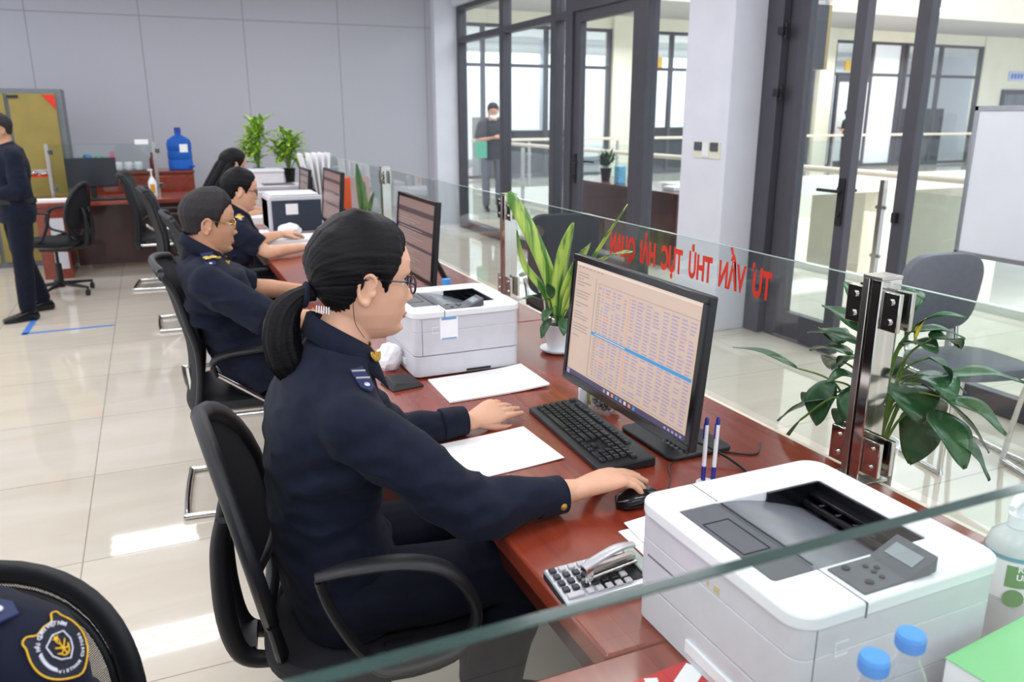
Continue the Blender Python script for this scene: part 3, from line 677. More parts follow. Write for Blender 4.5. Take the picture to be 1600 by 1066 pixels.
sheet('paper_sheet', 'upper white paper corner behind the big near printer', [(.815, 1.275), (1.04, 1.3), (1.02, 1.05), (.80, 1.06)], D + .004, .002, .0)
o = sheet('paper_stack', 'thick pile of papers under the woman in glasses\' far hand', [(.6, 5.62), (1.0, 5.62), (1.0, 5.33), (.62, 5.33)], D, .03)
sheet('paper_stack', 'wide paper pile beside the seated man\'s monitor, nearer the viewer', [(.62, 5.28), (.98, 5.3), (.98, 5.12), (.64, 5.1)], D, .015)
cr = M(); r_ = random.Random(5)
def crumple(cx, cy, cz, s, seed, ht):
    r_ = random.Random(seed); b = bmesh.new(); bmesh.ops.create_icosphere(b, subdivisions=3, radius=1); v = []
    vs = np.array([tuple(q.co) for q in b.verts]); k = .22 * np.abs(noise3(vs, 3.0, seed, 3)) + .22 * noise3(vs, 6, seed + 1, 2); vs = vs * (1 + k)[:, None] * np.array((s, s, ht)); vs[:, 2] += ht * .95
    fs = [tuple(q.index for q in f.verts) for f in b.faces]; b.free(); return M().add(vs, fs)
o = obj('crumpled_paper', crumple(0, 0, 0, .07, 4, .045), m_paper, smooth=False, loc=(.80, 5.47, D + .032)); tag(o, 'crumpled white paper on top of the thick paper pile', 'paper')
o = obj('tissue', crumple(0, 0, 0, .04, 9, .045), m_paper, smooth=False, loc=(.655, 2.50, D)); tag(o, 'crumpled white tissue beside the black pad and the middle printer', 'tissue')
o = obj('black_pad', M().add([(-.055, -.05, 0), (.055, -.05, 0), (.055, .05, 0), (-.055, .05, 0), (-.04, -.035, .02), (.045, -.045, .012), (.045, .045, .02), (-.035, .04, .03)], [(0, 3, 2, 1), (4, 5, 6, 7), (0, 1, 5, 4), (1, 2, 6, 5), (2, 3, 7, 6), (3, 0, 4, 7)]), m_greypl if False else m_blackpl, bevel=.004, loc=(.648, 2.325, D), rot=(0, 0, R(10))); tag(o, 'small black stamp pad case beside the middle printer', 'stamp pad')

# ------------------------------------------------------------------ calculator, stapler
cl = thing('calculator', 'silver desktop calculator under the stapler, left of the near printer', 'calculator', (.664, 1.108, D), R(-4))
cb = M().prism(rrect(.185, .118, .012), .006, tmat((0, 0, .001))); obj('base', cb, m_blackpl, cl, bevel=.002)
cb = M().add([(-.090, -.057, .007), (.090, -.057, .007), (.090, .057, .007), (-.090, .057, .007), (-.090, -.057, .014), (.090, -.057, .026), (.090, .057, .026), (-.090, .057, .014)], [(0, 3, 2, 1), (4, 5, 6, 7), (0, 1, 5, 4), (1, 2, 6, 5), (2, 3, 7, 6), (3, 0, 4, 7)])
obj('faceplate', cb, mat('silver_faceplate', S('cfd2d8'), .3, .5, noise=.04), cl, bevel=.003); sl = math.atan2(.012, .18); Tc = tmat((0, 0, .0203), (0, -sl, 0))
obj('key_panel', M().box((.032, .0, .0004), (.09, .086, .0012), T=Tc), m_blackpl, cl); obj('display', M().box((.078, 0, .004), (.022, .1, .006), T=Tc), mat('calc_display', S('aebdb6'), .15, noise=.03), cl, bevel=.002)
m_kd = mat('dark_calc_key', S('2d2f36'), .35, noise=.05); m_kl = mat('light_calc_key', S('c3c1c4'), .35, noise=.05); ck = {}
for i in range(8):
    for j in range(5):
        x = -.077 + i * .0185; y = .042 - j * .0208; dark = (i < 1 or (i < 3 and 0 < j < 4)) or (3 <= i < 6 and j == 3)
        if i == 0 and j == 4: continue
        if i > 6: continue
        kk = (dark, (i == 1 and j == 4))
        if kk not in ck: ck[kk] = obj('key', M().box((-.009 if kk[1] else 0, 0, .002), (.031 if kk[1] else .0125, .0135, .005)), m_kd if dark else m_kl, cl, bevel=.0015); o = ck[kk]
        else: o = ck[kk].copy(); COL.objects.link(o)
        o.matrix_local = Tc @ Matrix.Translation((x, y, .0005))
sp = thing('stapler', 'small silver stapler lying on the calculator', 'stapler', (.672, 1.098, D + .030), R(9))
b = M().tube([(-.05, 0, .004), (.0, 0, .004), (.062, 0, .004)], [.011, .011, .010], 10, flat=(1, .35)); obj('base', b, m_satin, sp, bevel=.001)
b = M().span((-.045, -.008, .009), (.06, .008, .020)); obj('magazine', b, m_satin, sp, bevel=.003)
b = M().tube([(-.056, 0, .024), (-.03, 0, .031), (.02, 0, .040), (.058, 0, .036)], [.009, .011, .011, .008], 12, flat=(1, .5), smooth=4); obj('handle', b, mat('pale_silver', S('c9c9cf'), .35, .6, noise=.03), sp)
b = M().span((-.056, -.009, -.003), (-.038, .009, .026)); obj('staple_remover', b, m_chrome, sp, bevel=.002)

# ------------------------------------------------------------------ pens in a ball-foot holder
def pen(label, x, y, tilt, g='pens standing in the desk holder'):
    t = thing('pen', label, 'pen', (x, y, D + .026), 0, g); Tt = tmat((0, 0, 0), tilt)
    obj('barrel', M().cyl((0, 0, .035), (0, 0, .135), .0048, 14, T=Tt), m_white, t); obj('grip', M().cyl((0, 0, 0.001), (0, 0, .035), .0052, 14, T=Tt), m_penb, t, label='dark blue grip'); obj('cap_end', M().lathe([(.0048, .135), (.0046, .148), (.002, .152)], seg=14, T=Tt), m_penb, t)
    obj('clip', M().box((-.006, 0, .12), (.0016, .003, .036), T=Tt), m_penb, t)
m_penb = mat('pen_blue', S('2b2f8f'), .3, noise=.05)
ph = thing('pen_holder', 'white ball-shaped pen holder beside the near printer', 'pen holder', (1.068, 1.335, D))
obj('ball', M().lathe([(.012, 0), (.022, .004), (.027, .013), (.024, .022), (.012, .0258), (.003, .0262)], seg=28), m_white, ph); obj('ring', M().lathe([(.0275, .011), (.0285, .013), (.0275, .015)], seg=28, close=False), mat('holder_blue', S('3c58a8'), .4, noise=.03), ph)
pen('left pen of the two blue and white pens', 1.062, 1.342, (R(1), R(-1), 0)); pen('right pen of the two blue and white pens', 1.078, 1.328, (R(-1), R(2), 0))

# ------------------------------------------------------------------ bottles and books in the near corner
m_pet = glass('clear_plastic', (.90, .93, .96), 1.6, .05); m_cap = mat('blue_cap', S('3f97ea'), .35, noise=.03)
m_water = mat('water', (.97, .99, 1), .0, trans=1., ior=1.2, bump=.01)
def bottle(label, x, y):
    t = thing('water_bottle', label, 'bottle', (x, y, D), 0, 'small clear water bottles')
    obj('body', M().lathe([(.026, .001), (.031, .006), (.031, .05), (.029, .06), (.031, .07), (.031, .13), (.029, .15), (.022, .173), (.015, .188), (.0125, .195), (.0125, .212)], seg=32), m_pet, t)
    c = M().lathe([(.0155, .208), (.0165, .210), (.0165, .226), (.0155, .229), (.001, .2295)], seg=36)
    for k in range(36): a = 2 * PI * k / 36; c.box((.0166 * math.cos(a), 0.0166 * math.sin(a), .217), (.0012, .0012, .012), (0, 0, a))
    obj('cap', c, m_cap, t, label='bright blue screw cap'); return t
bottle('water bottle left of its twin in front of the near printer', .691, .547); bottle('water bottle right of its twin, nearer the green book', .764, .56)
def book(label, name, quad, z, h, cm, pages=m_paper, title=None):
    q = [Vector((*p, 0)) for p in quad]; c = sum(q, Vector()) / 4; t = thing(name, label, 'book', (c.x, c.y, z)); o1 = [tuple((p - c).xy) for p in q]; o2 = [tuple(((p - c) * .985).xy) for p in q]
    obj('cover', M().prism(o1, .0015, tmat((0, 0, .0005))).prism(o1, .0015, tmat((0, 0, h - .0015))), cm, t); obj('pages', M().prism(o2, h - .0035, tmat((0, 0, .002))), pages, t); return t
m_green = mat('green_cover', S('7ccf88'), .35, noise=.04, nscale=6); m_brown = mat('brown_cover', S('8a5450'), .4, noise=.06)
book('brown-covered book under the green one', 'book', [(.925, .605), (1.22, .63), (1.235, .47), (.94, .465)], D, .04, m_brown)
bk = book('bright green book topping the pile at the near right corner', 'book', [(.902, .608), (1.16, .634), (1.18, .468), (.915, .462)], D + .041, .078, m_green)
m_yel = mat('yellow_print', S('e7d23f'), .5, noise=.03)
cpr = M()
for k in range(9): cpr.box((.0 + k * .012, -.052 - k * .0008, .0784), (.009, .012, .0006), (0, 0, R(-4) + .15 * (k % 3)))
obj('cover_print', cpr, m_yel, bk)
obj('cover_motif', M().prism(rrect(.09, .05, .01), .0004, tmat((.06, .02, .078), (0, 0, R(6)))), mat('pale_green_print', S('8fd596'), .4, noise=.05), bk)
rb = thing('red_brochure', 'red and white glossy brochure at the near desk corner', 'brochure', (.64, .81, D), R(4)); obj('cover', M().box((0, 0, .003), (.15, .1, .005)), mat('red_gloss', S('c8272c'), .2, noise=.06), rb); obj('print', M().box((.02, .02, .0057), (.05, .03, .0006), (0, 0, .5)).box((-.045, .02, .0057), (.02, .05, .0006), (0, 0, -.4)), m_paper, rb)
hs = thing('hand_sanitizer', 'white pump bottle with green label beside the near printer', 'bottle', (1.19, .72, D))
obj('body', M().lathe([(.038, .001), (.041, .005), (.041, .16), (.036, .178), (.02, .192), (.014, .195)], seg=36), mat('cloudy_plastic', S('dfe6e6'), .25, noise=.03, trans=.25), hs)
obj('label_band', M().lathe([(.0415, .085), (.0415, .15)], seg=36, close=False), m_paper, hs); obj('label_stripe', M().lathe([(.042, .152), (.042, .158)], seg=36, close=False), mat('teal_print', S('4d9fb0'), .4, noise=.03), hs)
def arc_patch(mb, r, a0, a1, z0, z1, n=12):
    v = []; f = []
    for i in range(n + 1):
        a = a0 + (a1 - a0) * i / n; v += [(r * math.cos(a), r * math.sin(a), z0), (r * math.cos(a), r * math.sin(a), z1)]
    for i in range(n): f.append((2 * i, 2 * i + 2, 2 * i + 3, 2 * i + 1))
    return mb.add(v, f)
m_glab = mat('green_label', S('5a9a4a'), .4, noise=.05); obj('green_label', arc_patch(M(), .0422, R(205), R(262), .108, .145), m_glab, hs)
gd = M().cyl((-.030, -.030, .09), (-.0303, -.0303, .09), .015, 24); obj('round_mark', gd, m_glab, hs)
me = text_mesh('RT\nUR', .014, .0002, .0004); T_ = Matrix.Rotation(R(236), 4, 'Z') @ Matrix.Translation((.0428, 0, .134)) @ Matrix(((0, 0, 1, 0), (1, 0, 0, 0), (0, 1, 0, 0), (0, 0, 0, 1))); me.transform(T_); o = bpy.data.objects.new('label_print', me); me.materials.append(m_paper); COL.objects.link(o); o.parent = hs
obj('pump', M().cyl((0, 0, .195), (0, 0, .215), .016, 24).cyl((0, 0, .215), (0, 0, .237), .006, 14).tube([(.012, .0, .24), (-.01, 0, .243), (-.04, -.01, .238)], [.009, .009, .005], 12, smooth=4), m_white, hs)
o = thing('water_bottle', 'blue-capped bottle behind the middle white printer', 'bottle', (1.0, 2.9, D)); obj('body', M().lathe([(.026, .001), (.031, .006), (.031, .12), (.022, .163), (.0125, .185), (.0125, .19)], seg=24), m_pet, o); obj('cap', M().lathe([(.0165, .186), (.0165, .205), (.001, .207)], seg=24), m_cap, o)

for (x, y, rz, lb) in ((.80, 3.40, R(-2), 'black keyboard before the short-haired man\'s dim monitor'),):
    t = thing('keyboard', lb, 'keyboard', (x, y, D), rz); obj('case', M().add([(-.07, -.22, 0), (.07, -.22, 0), (.07, .22, 0), (-.07, .22, 0), (-.07, -.22, .012), (.07, -.22, .024), (.07, .22, .024), (-.07, .22, .012)], [(0, 3, 2, 1), (4, 5, 6, 7), (0, 1, 5, 4), (1, 2, 6, 5), (2, 3, 7, 6), (3, 0, 4, 7)]), m_blackpl, t, bevel=.004)
    for q in range(5): obj('key_row', M().box((-.048 + q * .022, 0, .0165 + .0019 * q), (.017, .41, .008)), m_key, t, bevel=.002)
t = thing('mouse', 'black mouse at the bare-armed woman\'s hand on the third desk', 'mouse', (.86, 4.985, D)); obj('shell', M().ell((0, 0, .012), (.05, .028, .018)), m_blackgl, t)
# little bowl of pebbles and a card behind the monitor's lower corner
t = thing('pebble_bowl', 'small glass bowl with pebbles behind the big monitor\'s lower left corner', 'bowl', (1.115, 1.86, D)); obj('bowl', M().lathe([(.025, .001), (.045, .02), (.05, .045), (.047, .045), (.042, .02), (.001, .006)], seg=28, close=False), m_pet, t)
pb = M(); r_ = random.Random(2)
for q in range(30): a = r_.uniform(0, 6.28); k = r_.uniform(0, .034); pb.ell((k * math.cos(a), k * math.sin(a), r_.uniform(.012, .036)), (.008, .007, .006), (0, 0, a), seg=8, rings=6)
o = obj('pebbles', pb, mat('dark_pebble', S('57524e'), .4, noise=.5, nscale=60), t); o['kind'] = 'stuff'
t = thing('gift_figurine', 'tiny white and yellow-green desk ornament left of the pebble bowl', 'ornament', (1.075, 1.925, D)); obj('base', M().box((0, 0, .03), (.03, .012, .06)), m_white, t, bevel=.002); obj('sprig', M().ell((.02, -.01, .035), (.012, .012, .03)), mat('olive_sprig', S('a3a450'), .6, noise=.2), t)
# ------------------------------------------------------------------ plants
def leaf(mb, base, tip, w, droop=.02, fold=.25, nl=12, nw=6, face=(0, 0, 1), p=1.0, tipk=1.0):
    """blade from base to tip; arches upward by droop, folded along the midrib"""
    b = np.array(base, float); t = np.array(tip, float); d = t - b; L = np.linalg.norm(d); u = d / L; fz = np.array(face, float); s = np.cross(u, fz)
    if np.linalg.norm(s) < .1: s = np.cross(u, (1., .2, 0))
    s /= np.linalg.norm(s); n = np.cross(s, u); v = []; f = []
    for i in range(nl + 1):
        a = i / nl; wd = w * (math.sin(PI * min(1, a ** .8 * .97 + .02)) ** (.75 * tipk)); c = b + d * a + n * droop * 4 * a * (1 - a)
        for j in range(nw + 1):
            q = (j / nw * 2 - 1); v.append(c + s * q * wd / 2 + n * (abs(q) * fold * wd / 2 + .04 * w * math.sin(9 * a + 3 * q)))
    for i in range(nl):
        for j in range(nw):
            k = i * (nw + 1) + j; f.append((k, k + 1, k + nw + 2, k + nw + 1))
    mb.add(v, f)
def solid(o, th=.0012):
    s = o.modifiers.new('leaf_thickness', 'SOLIDIFY'); s.thickness = th; s.offset = 0; return o
def plant(name, label, loc, group=None): return thing(name, label, 'potted plant', loc, 0, group)
AL = [((1.56, 1.45, .877), (1.5, 1.594, .768), .05), ((1.56, 1.604, .91), (1.55, 1.862, .901), .026), ((1.56, 1.477, .913), (1.52, 1.475, .795), .06), ((1.56, 1.425, .996), (1.6, 1.605, .955), .04), ((1.56, 1.399, 1.028), (1.6, 1.618, 1.002), .034),
 ((1.56, 1.397, .946), (1.5, 1.439, .924), .045), ((1.56, 1.404, 1.06), (1.62, 1.596, 1.081), .04), ((1.56, 1.385, .999), (1.56, 1.461, .952), .045), ((1.56, 1.423, 1.121), (1.6, 1.51, 1.166), .03), ((1.56, 1.404, .858), (1.6, 1.471, .778), .045),
 ((1.56, 1.274, .967), (1.52, 1.17, .911), .08), ((1.56, 1.219, .922), (1.56, 1.216, .785), .068), ((1.56, 1.182, .935), (1.54, 1.065, .841), .06), ((1.56, 1.28, 1.06), (1.56, 1.187, 1.067), .055), ((1.56, 1.253, 1.113), (1.6, 1.158, 1.15), .032),
 ((1.56, 1.268, 1.094), (1.66, 1.199, 1.085), .034), ((1.56, 1.209, 1.049), (1.6, 1.174, .993), .045), ((1.56, 1.314, 1.16), (1.6, 1.27, 1.168), .045), ((1.56, 1.208, 1.094), (1.64, 1.193, 1.066), .05), ((1.56, 1.163, .972), (1.62, 1.041, .915), .055),
 ((1.56, 1.215, .985), (1.7, 1.125, .826), .035), ((1.56, 1.306, 1.108), (1.64, 1.342, 1.147), .035), ((1.56, 1.347, 1.074), (1.64, 1.512, 1.059), .045), ((1.56, 1.301, .959), (1.6, 1.343, .873), .055), ((1.56, 1.236, 1.002), (1.66, 1.175, .961), .04),
 ((1.56, 1.375, .868), (1.64, 1.44, .725), .045), ((1.57, 1.46, .97), (1.66, 1.58, .90), .055), ((1.57, 1.33, 1.02), (1.68, 1.4, .93), .055), ((1.58, 1.25, .95), (1.7, 1.27, .85), .06), ((1.6, 1.5, 1.0), (1.7, 1.66, .99), .05), ((1.6, 1.2, 1.0), (1.74, 1.1, 1.0), .05), ((1.57, 1.5, .86), (1.6, 1.6, .80), .05), ((1.57, 1.22, 1.0), (1.56, 1.13, .97), .06), ((1.6, 1.34, 1.1), (1.7, 1.36, 1.16), .05), ((1.56, 1.15, .9), (1.62, 1.06, .80), .05), ((1.56, 1.38, .93), (1.5, 1.36, .84), .05)]
VX, VY = 1.565, 1.335
at_ = plant('potted_flamingo_plant', 'large broad-leaved plant in a glass jar behind the nearest steel post', (0, 0, 0)); fo = M(); stm = M()
for b, t, w in AL:
    leaf(fo, b, t, w * 1.5, .014, .2)
    c = (VX + (b[0] - VX) * .2, VY + (b[1] - VY) * .2, .80); mid = ((c[0] + b[0]) / 2, (c[1] * .65 + b[1] * .35), max(b[2], .9) * .6 + .36)
    stm.tube([c, mid, b], [.004, .003, .0022], 8, smooth=6)
leaf(fo, (1.5, 1.512, .80), (1.5, 1.60, .65), .018, .0, .5); stm.tube([(1.55, 1.36, .8), (1.53, 1.42, .89), (1.5, 1.512, .80)], .003, 8, smooth=6)
solid(obj('foliage', fo, m_leaf, at_)); obj('stems', stm, m_stem, at_)
fl = M(); leaf(fl, (1.56, 1.245, 1.07), (1.57, 1.235, 1.135), .028, .004, .5); solid(obj('yellow_flower', fl, mat('yellow_bract', S('d9c84a'), .45, noise=.2), at_))
obj('jar', M().lathe([(.055, .62), (.062, .63), (.062, .79), (.066, .802), (.063, .802), (.058, .79), (.058, .64), (.001, .636)], (VX, VY, 0), 36, close=False), m_pet, at_)
obj('soil', M().lathe([(.05, .64), (.056, .66), (.056, .775), (.02, .782), (.001, .782)], (VX, VY, 0), 28), m_soil, at_)
st_ = thing('plant_stand', 'slim grey stand carrying the glass jar plant outside the counter', 'plant stand', (VX, VY, 0))
obj('top', M().lathe([(.085, .605), (.085, .619)], seg=32), m_satin, st_, bevel=.002); obj('column', M().cyl((0, 0, .02), (0, 0, .605), .018), m_satin, st_); obj('foot', M().lathe([(.11, 0), (.11, .012), (.03, .022)], seg=32), m_satin, st_)
# long-leaved plant in a white pot on the desk
p2 = plant('potted_long_leaved_plant', 'long striped leaves in a white pot with saucer, left of the big monitor', (0, 0, 0)); PX2, PY2 = 1.27, 2.46
pr_ = M().lathe([(.03, .006), (.042, .008), (.05, .05), (.056, .10), (.058, .105), (.053, .105), (.05, .09), (.001, .088)], (PX2, PY2, D), 36, close=False); obj('pot', pr_, m_white, p2)
obj('saucer', M().lathe([(.045, .001), (.066, .009), (.07, .016), (.066, .016), (.045, .006), (.001, .006)], (PX2, PY2, D), 36, close=False), m_white, p2)
obj('soil', M().lathe([(.052, .08), (.05, .094), (.001, .097)], (PX2, PY2, D), 24), m_soil, p2)
def stripe_mat(name, c1, c2):
    m = bpy.data.materials.new(name); m.use_nodes = True; N = m.node_tree.nodes; L = m.node_tree.links; b = N['Principled BSDF']; tc = N.new('ShaderNodeTexCoord'); n = N.new('ShaderNodeTexNoise'); n.inputs['Scale'].default_value = 26; n.inputs['Detail'].default_value = 2
    mp = N.new('ShaderNodeMapping'); mp.inputs['Scale'].default_value = (1.6, 1.6, .12); L.new(tc.outputs['Object'], mp.inputs[0]); L.new(mp.outputs[0], n.inputs[0]); r = N.new('ShaderNodeValToRGB'); e = r.color_ramp.elements; e[0].position = .42; e[0].color = (*c1, 1); e[1].position = .58; e[1].color = (*c2, 1)
    L.new(n.outputs[0], r.inputs[0]); L.new(r.outputs[0], b.inputs['Base Color']); b.inputs['Roughness'].default_value = .38; return m
m_stripe = stripe_mat('striped_leaf', S('4c7f33'), S('b5cf62'))
fo = M(); b0 = (PX2, PY2, D + .1)
def strap(mb, pts, w, n=26):
    """long strap leaf following a smooth path"""
    P, _ = spline(np.array(pts, float), np.zeros(len(pts)), 8); v = []; f = []; nn = len(P)
    for i in range(nn):
        a = i / (nn - 1); t = P[min(i + 1, nn - 1)] - P[max(i - 1, 0)]; t /= np.linalg.norm(t); s = np.cross(t, (-.35, 1, .1)); s /= np.linalg.norm(s); nrm = np.cross(s, t); wd = w * (min(1, .35 + a * 2.2)) * (1 - max(0, a - .45) ** 2 * 2.9)
        for q in (-1, -.5, 0, .5, 1): v.append(P[i] + s * q * wd / 2 + nrm * abs(q) * wd * .14)
    for i in range(nn - 1):
        for j in range(4): k = i * 5 + j; f.append((k, k + 1, k + 6, k + 5))
    mb.add(v, f)
strap(fo, [b0, (1.245, 2.46, 1.0), (1.17, 2.47, 1.18), (1.10, 2.48, 1.30), (1.075, 2.48, 1.325)], .062)
strap(fo, [b0, (1.265, 2.45, 1.0), (1.275, 2.43, 1.13), (1.29, 2.41, 1.225)], .075)
strap(fo, [b0, (1.29, 2.44, 1.0), (1.33, 2.40, 1.12), (1.33, 2.36, 1.16)], .05)
strap(fo, [b0, (1.32, 2.41, 1.02), (1.36, 2.33, 1.16), (1.395, 2.24, 1.30)], .026)
strap(fo, [b0, (1.31, 2.42, 1.02), (1.37, 2.3, 1.12), (1.395, 2.2, 1.15)], .045)
strap(fo, [b0, (1.22, 2.48, .98), (1.15, 2.5, 1.08), (1.12, 2.5, 1.20)], .03)
strap(fo, [b0, (1.25, 2.5, 1.0), (1.23, 2.53, 1.12), (1.2, 2.55, 1.2)], .04)
solid(obj('long_leaves', fo, m_stripe, p2), .001)
fo = M()
for (x, y, z, dx, dy, dz, w) in ((1.22, 2.42, .93, -.05, -.03, -.035, .04), (1.25, 2.40, .9, -.02, -.05, -.05, .04), (1.2, 2.47, .95, -.07, .01, .01, .035), (1.27, 2.38, .92, .0, -.05, .02, .035), (1.3, 2.42, .9, .05, -.04, .01, .04), (1.23, 2.45, .96, -.03, -.03, .06, .035), (1.21, 2.41, .9, -.05, -.03, -.06, .035)):
    leaf(fo, (x, y, z), (x + dx, y + dy, z + dz), w, .008); 
    fo.tube([(PX2, PY2, D + .095), ((x + PX2) / 2, (y + PY2) / 2, max(z, .9)), (x, y, z)], .0016, 6, smooth=4)
solid(obj('vine_leaves', fo, m_leaf, p2), .0008)
# snake plant by the third post
sn = plant('potted_snake_plant', 'upright snake plant by the third steel post', (0, 0, 0)); fo = M(); c0 = (1.36, 5.65)
for (dx, dy, z, w) in ((-.05, 0, 1.25, .075), (.06, -.02, 1.05, .05), (.01, .05, 1.12, .06), (-.02, -.06, .98, .05), (.0, .02, 1.0, .06)): strap(fo, [(c0[0], c0[1], D + .08), (c0[0] + dx * .3, c0[1] + dy * .4, (z + D) / 2), (c0[0] + dx, c0[1] + dy, z)], w)
solid(obj('leaves', fo, stripe_mat('snake_leaf', S('3f6a3c'), S('7d9a55')), sn)); obj('pot', M().lathe([(.045, .002), (.06, .09), (.064, .1), (.056, .1), (.001, .08)], (*c0, D), 28, close=False), m_white, sn)
# two bushy plants in tall dark vases at the far end
def bush(label, x, y, z0, h, rad, seed, g='bushy plants at the far end of the counter', pot_h=.3):
    t = plant('potted_dracaena', label, (x, y, D), g); r = random.Random(seed); fo = M(); sm = M()
    for s in range(9):
        a = r.uniform(0, 6.28); k = r.uniform(.2, 1) * rad * .5; top = (math.cos(a) * k, math.sin(a) * k, z0 + h * r.uniform(.3, 1) - D * 0); sm.tube([(0, 0, z0 - .05), (top[0] * .5, top[1] * .5, (z0 + top[2]) / 2), top], .006, 6, smooth=4)
        for q in range(17):
            b = r.uniform(0, 6.28); zz = top[2] - r.uniform(0, .16); L = r.uniform(.10, .19); e = r.uniform(-.4, .8); leaf(fo, (top[0], top[1], zz), (top[0] + L * math.cos(b), top[1] + L * math.sin(b), zz + L * e), .042, .016, .3, 7, 3)
    solid(obj('foliage', fo, stripe_mat('dracaena_leaf_%d' % seed, S('5d9a35'), S('bad54f')), t)); obj('stems', sm, m_stem, t)
    obj('pot', M().lathe([(.05, .0), (.055, .02), (.045, pot_h * .6), (.06, pot_h), (.052, pot_h), (.001, pot_h * .9)], seg=24, close=False), m_blackgl, t); return t
bush('bushy bright plant, taller and left of the far pair', 1.0, 8.6, .30, .52, .24, 1)
bush('bushy bright plant, shorter and right of the far pair', 1.27, 8.4, .30, .36, .22, 2)
gp_ = plant('potted_small_plant', 'small green plant in a blue pot behind the upright papers', (1.37, 7.25, D)); fo = M(); r_ = random.Random(8)
for q in range(26): b = r_.uniform(0, 6.28); leaf(fo, (0, 0, .38), (.07 * math.cos(b), .07 * math.sin(b), .38 + r_.uniform(-.03, .08)), .035, .01, .2, 6, 3)
solid(obj('foliage', fo, m_leaf, gp_)); obj('pot', M().lathe([(.04, 0), (.055, .36), (.05, .36), (.001, .34)], seg=24, close=False), mat('blue_pot', S('3c64a8'), .35, noise=.06), gp_)
# upright papers in a file rack, white box, orange box
t = thing('file_rack', 'rack of tall white papers fanned upright on the far desk', 'file rack', (1.30, 7.02, D)); obj('rack', M().span((-.07, -.1, 0), (.07, .1, .015)).span((-.07, -.1, .015), (-.064, .1, .14)).span((.064, -.1, .015), (.07, .1, .14)), m_greypl, t)
b = M()
for k, a in enumerate((-.22, -.12, -.05, .02, .09)): b.box((-.042 + k * .02 + math.sin(a) * .24, 0, .26), (.017, .2, .49), (0, a, 0))
obj('papers', b, m_paper, t)
o = obj('storage_box', M().box((0, 0, .15), (.34, .3, .29)).box((0, 0, .3), (.36, .32, .02)), m_white, bevel=.004, loc=(.98, 8.15, D)); tag(o, 'plain white box in front of the bushy far plants', 'box')
t = thing('letter_tray', 'orange letter box behind glass near the snake plant', 'letter box', (1.36, 6.45, D)); m_or = mat('orange_plastic', S('d8582c'), .4, noise=.06)
obj('casing', M().span((-.06, -.1, 0), (.06, .1, .34)), m_or, t, bevel=.004); obj('front_sheet', M().box((-.061, 0, .2), (.002, .14, .18)), mat('pale_orange', S('e9936c'), .5, noise=.1), t)
# stapled folders on far desk
sheet('paper_stack', 'stack of white papers beside the far woman\'s elbow', [(.62, 6.66), (.84, 6.66), (.84, 6.45), (.62, 6.45)], D, .05)
sheet('paper_sheet', 'white sheet beneath the dark-flanked printer', [(.62, 6.0), (.72, 6.0), (.72, 5.75), (.62, 5.75)], D, .02)

# ------------------------------------------------------------------ chairs
def caster(parent, x, y):
    c = M(); c.cyl((x - .012, y, .026), (x - .003, y, .026), .026, 16).cyl((x + .003, y, .026), (x + .012, y, .026), .026, 16).cyl((x, y, .03), (x, y, .065), .008, 10).box((x, y, .045), (.02, .04, .02)); return obj('caster', c, m_blackpl, parent)
def mesh_fabric():
    m = bpy.data.materials.new('chair_mesh_fabric'); m.use_nodes = True; N = m.node_tree.nodes; L = m.node_tree.links; b = N['Principled BSDF']; b.inputs['Base Color'].default_value = (*S('1a1b20'), 1); b.inputs['Roughness'].default_value = .7
    tc = N.new('ShaderNodeTexCoord'); sp = N.new('ShaderNodeSeparateXYZ'); L.new(tc.outputs['Object'], sp.inputs[0])
    def sn(o):
        a = N.new('ShaderNodeMath'); a.operation = 'MULTIPLY'; a.inputs[1].default_value = 1700; L.new(o, a.inputs[0]); s = N.new('ShaderNodeMath'); s.operation = 'SINE'; L.new(a.outputs[0], s.inputs[0]); return s.outputs[0]
    p = N.new('ShaderNodeMath'); p.operation = 'MULTIPLY'; L.new(sn(sp.outputs[1]), p.inputs[0]); L.new(sn(sp.outputs[2]), p.inputs[1])
    r = N.new('ShaderNodeMath'); r.operation = 'LESS_THAN'; r.inputs[1].default_value = .30; L.new(p.outputs[0], r.inputs[0]); L.new(r.outputs[0], b.inputs['Alpha']); return m
m_mesh = mesh_fabric()
m_meshd = mat('dense_mesh_fabric', S('1c1d22'), .75, noise=.25, nscale=300, bump=.5, bscale=700)
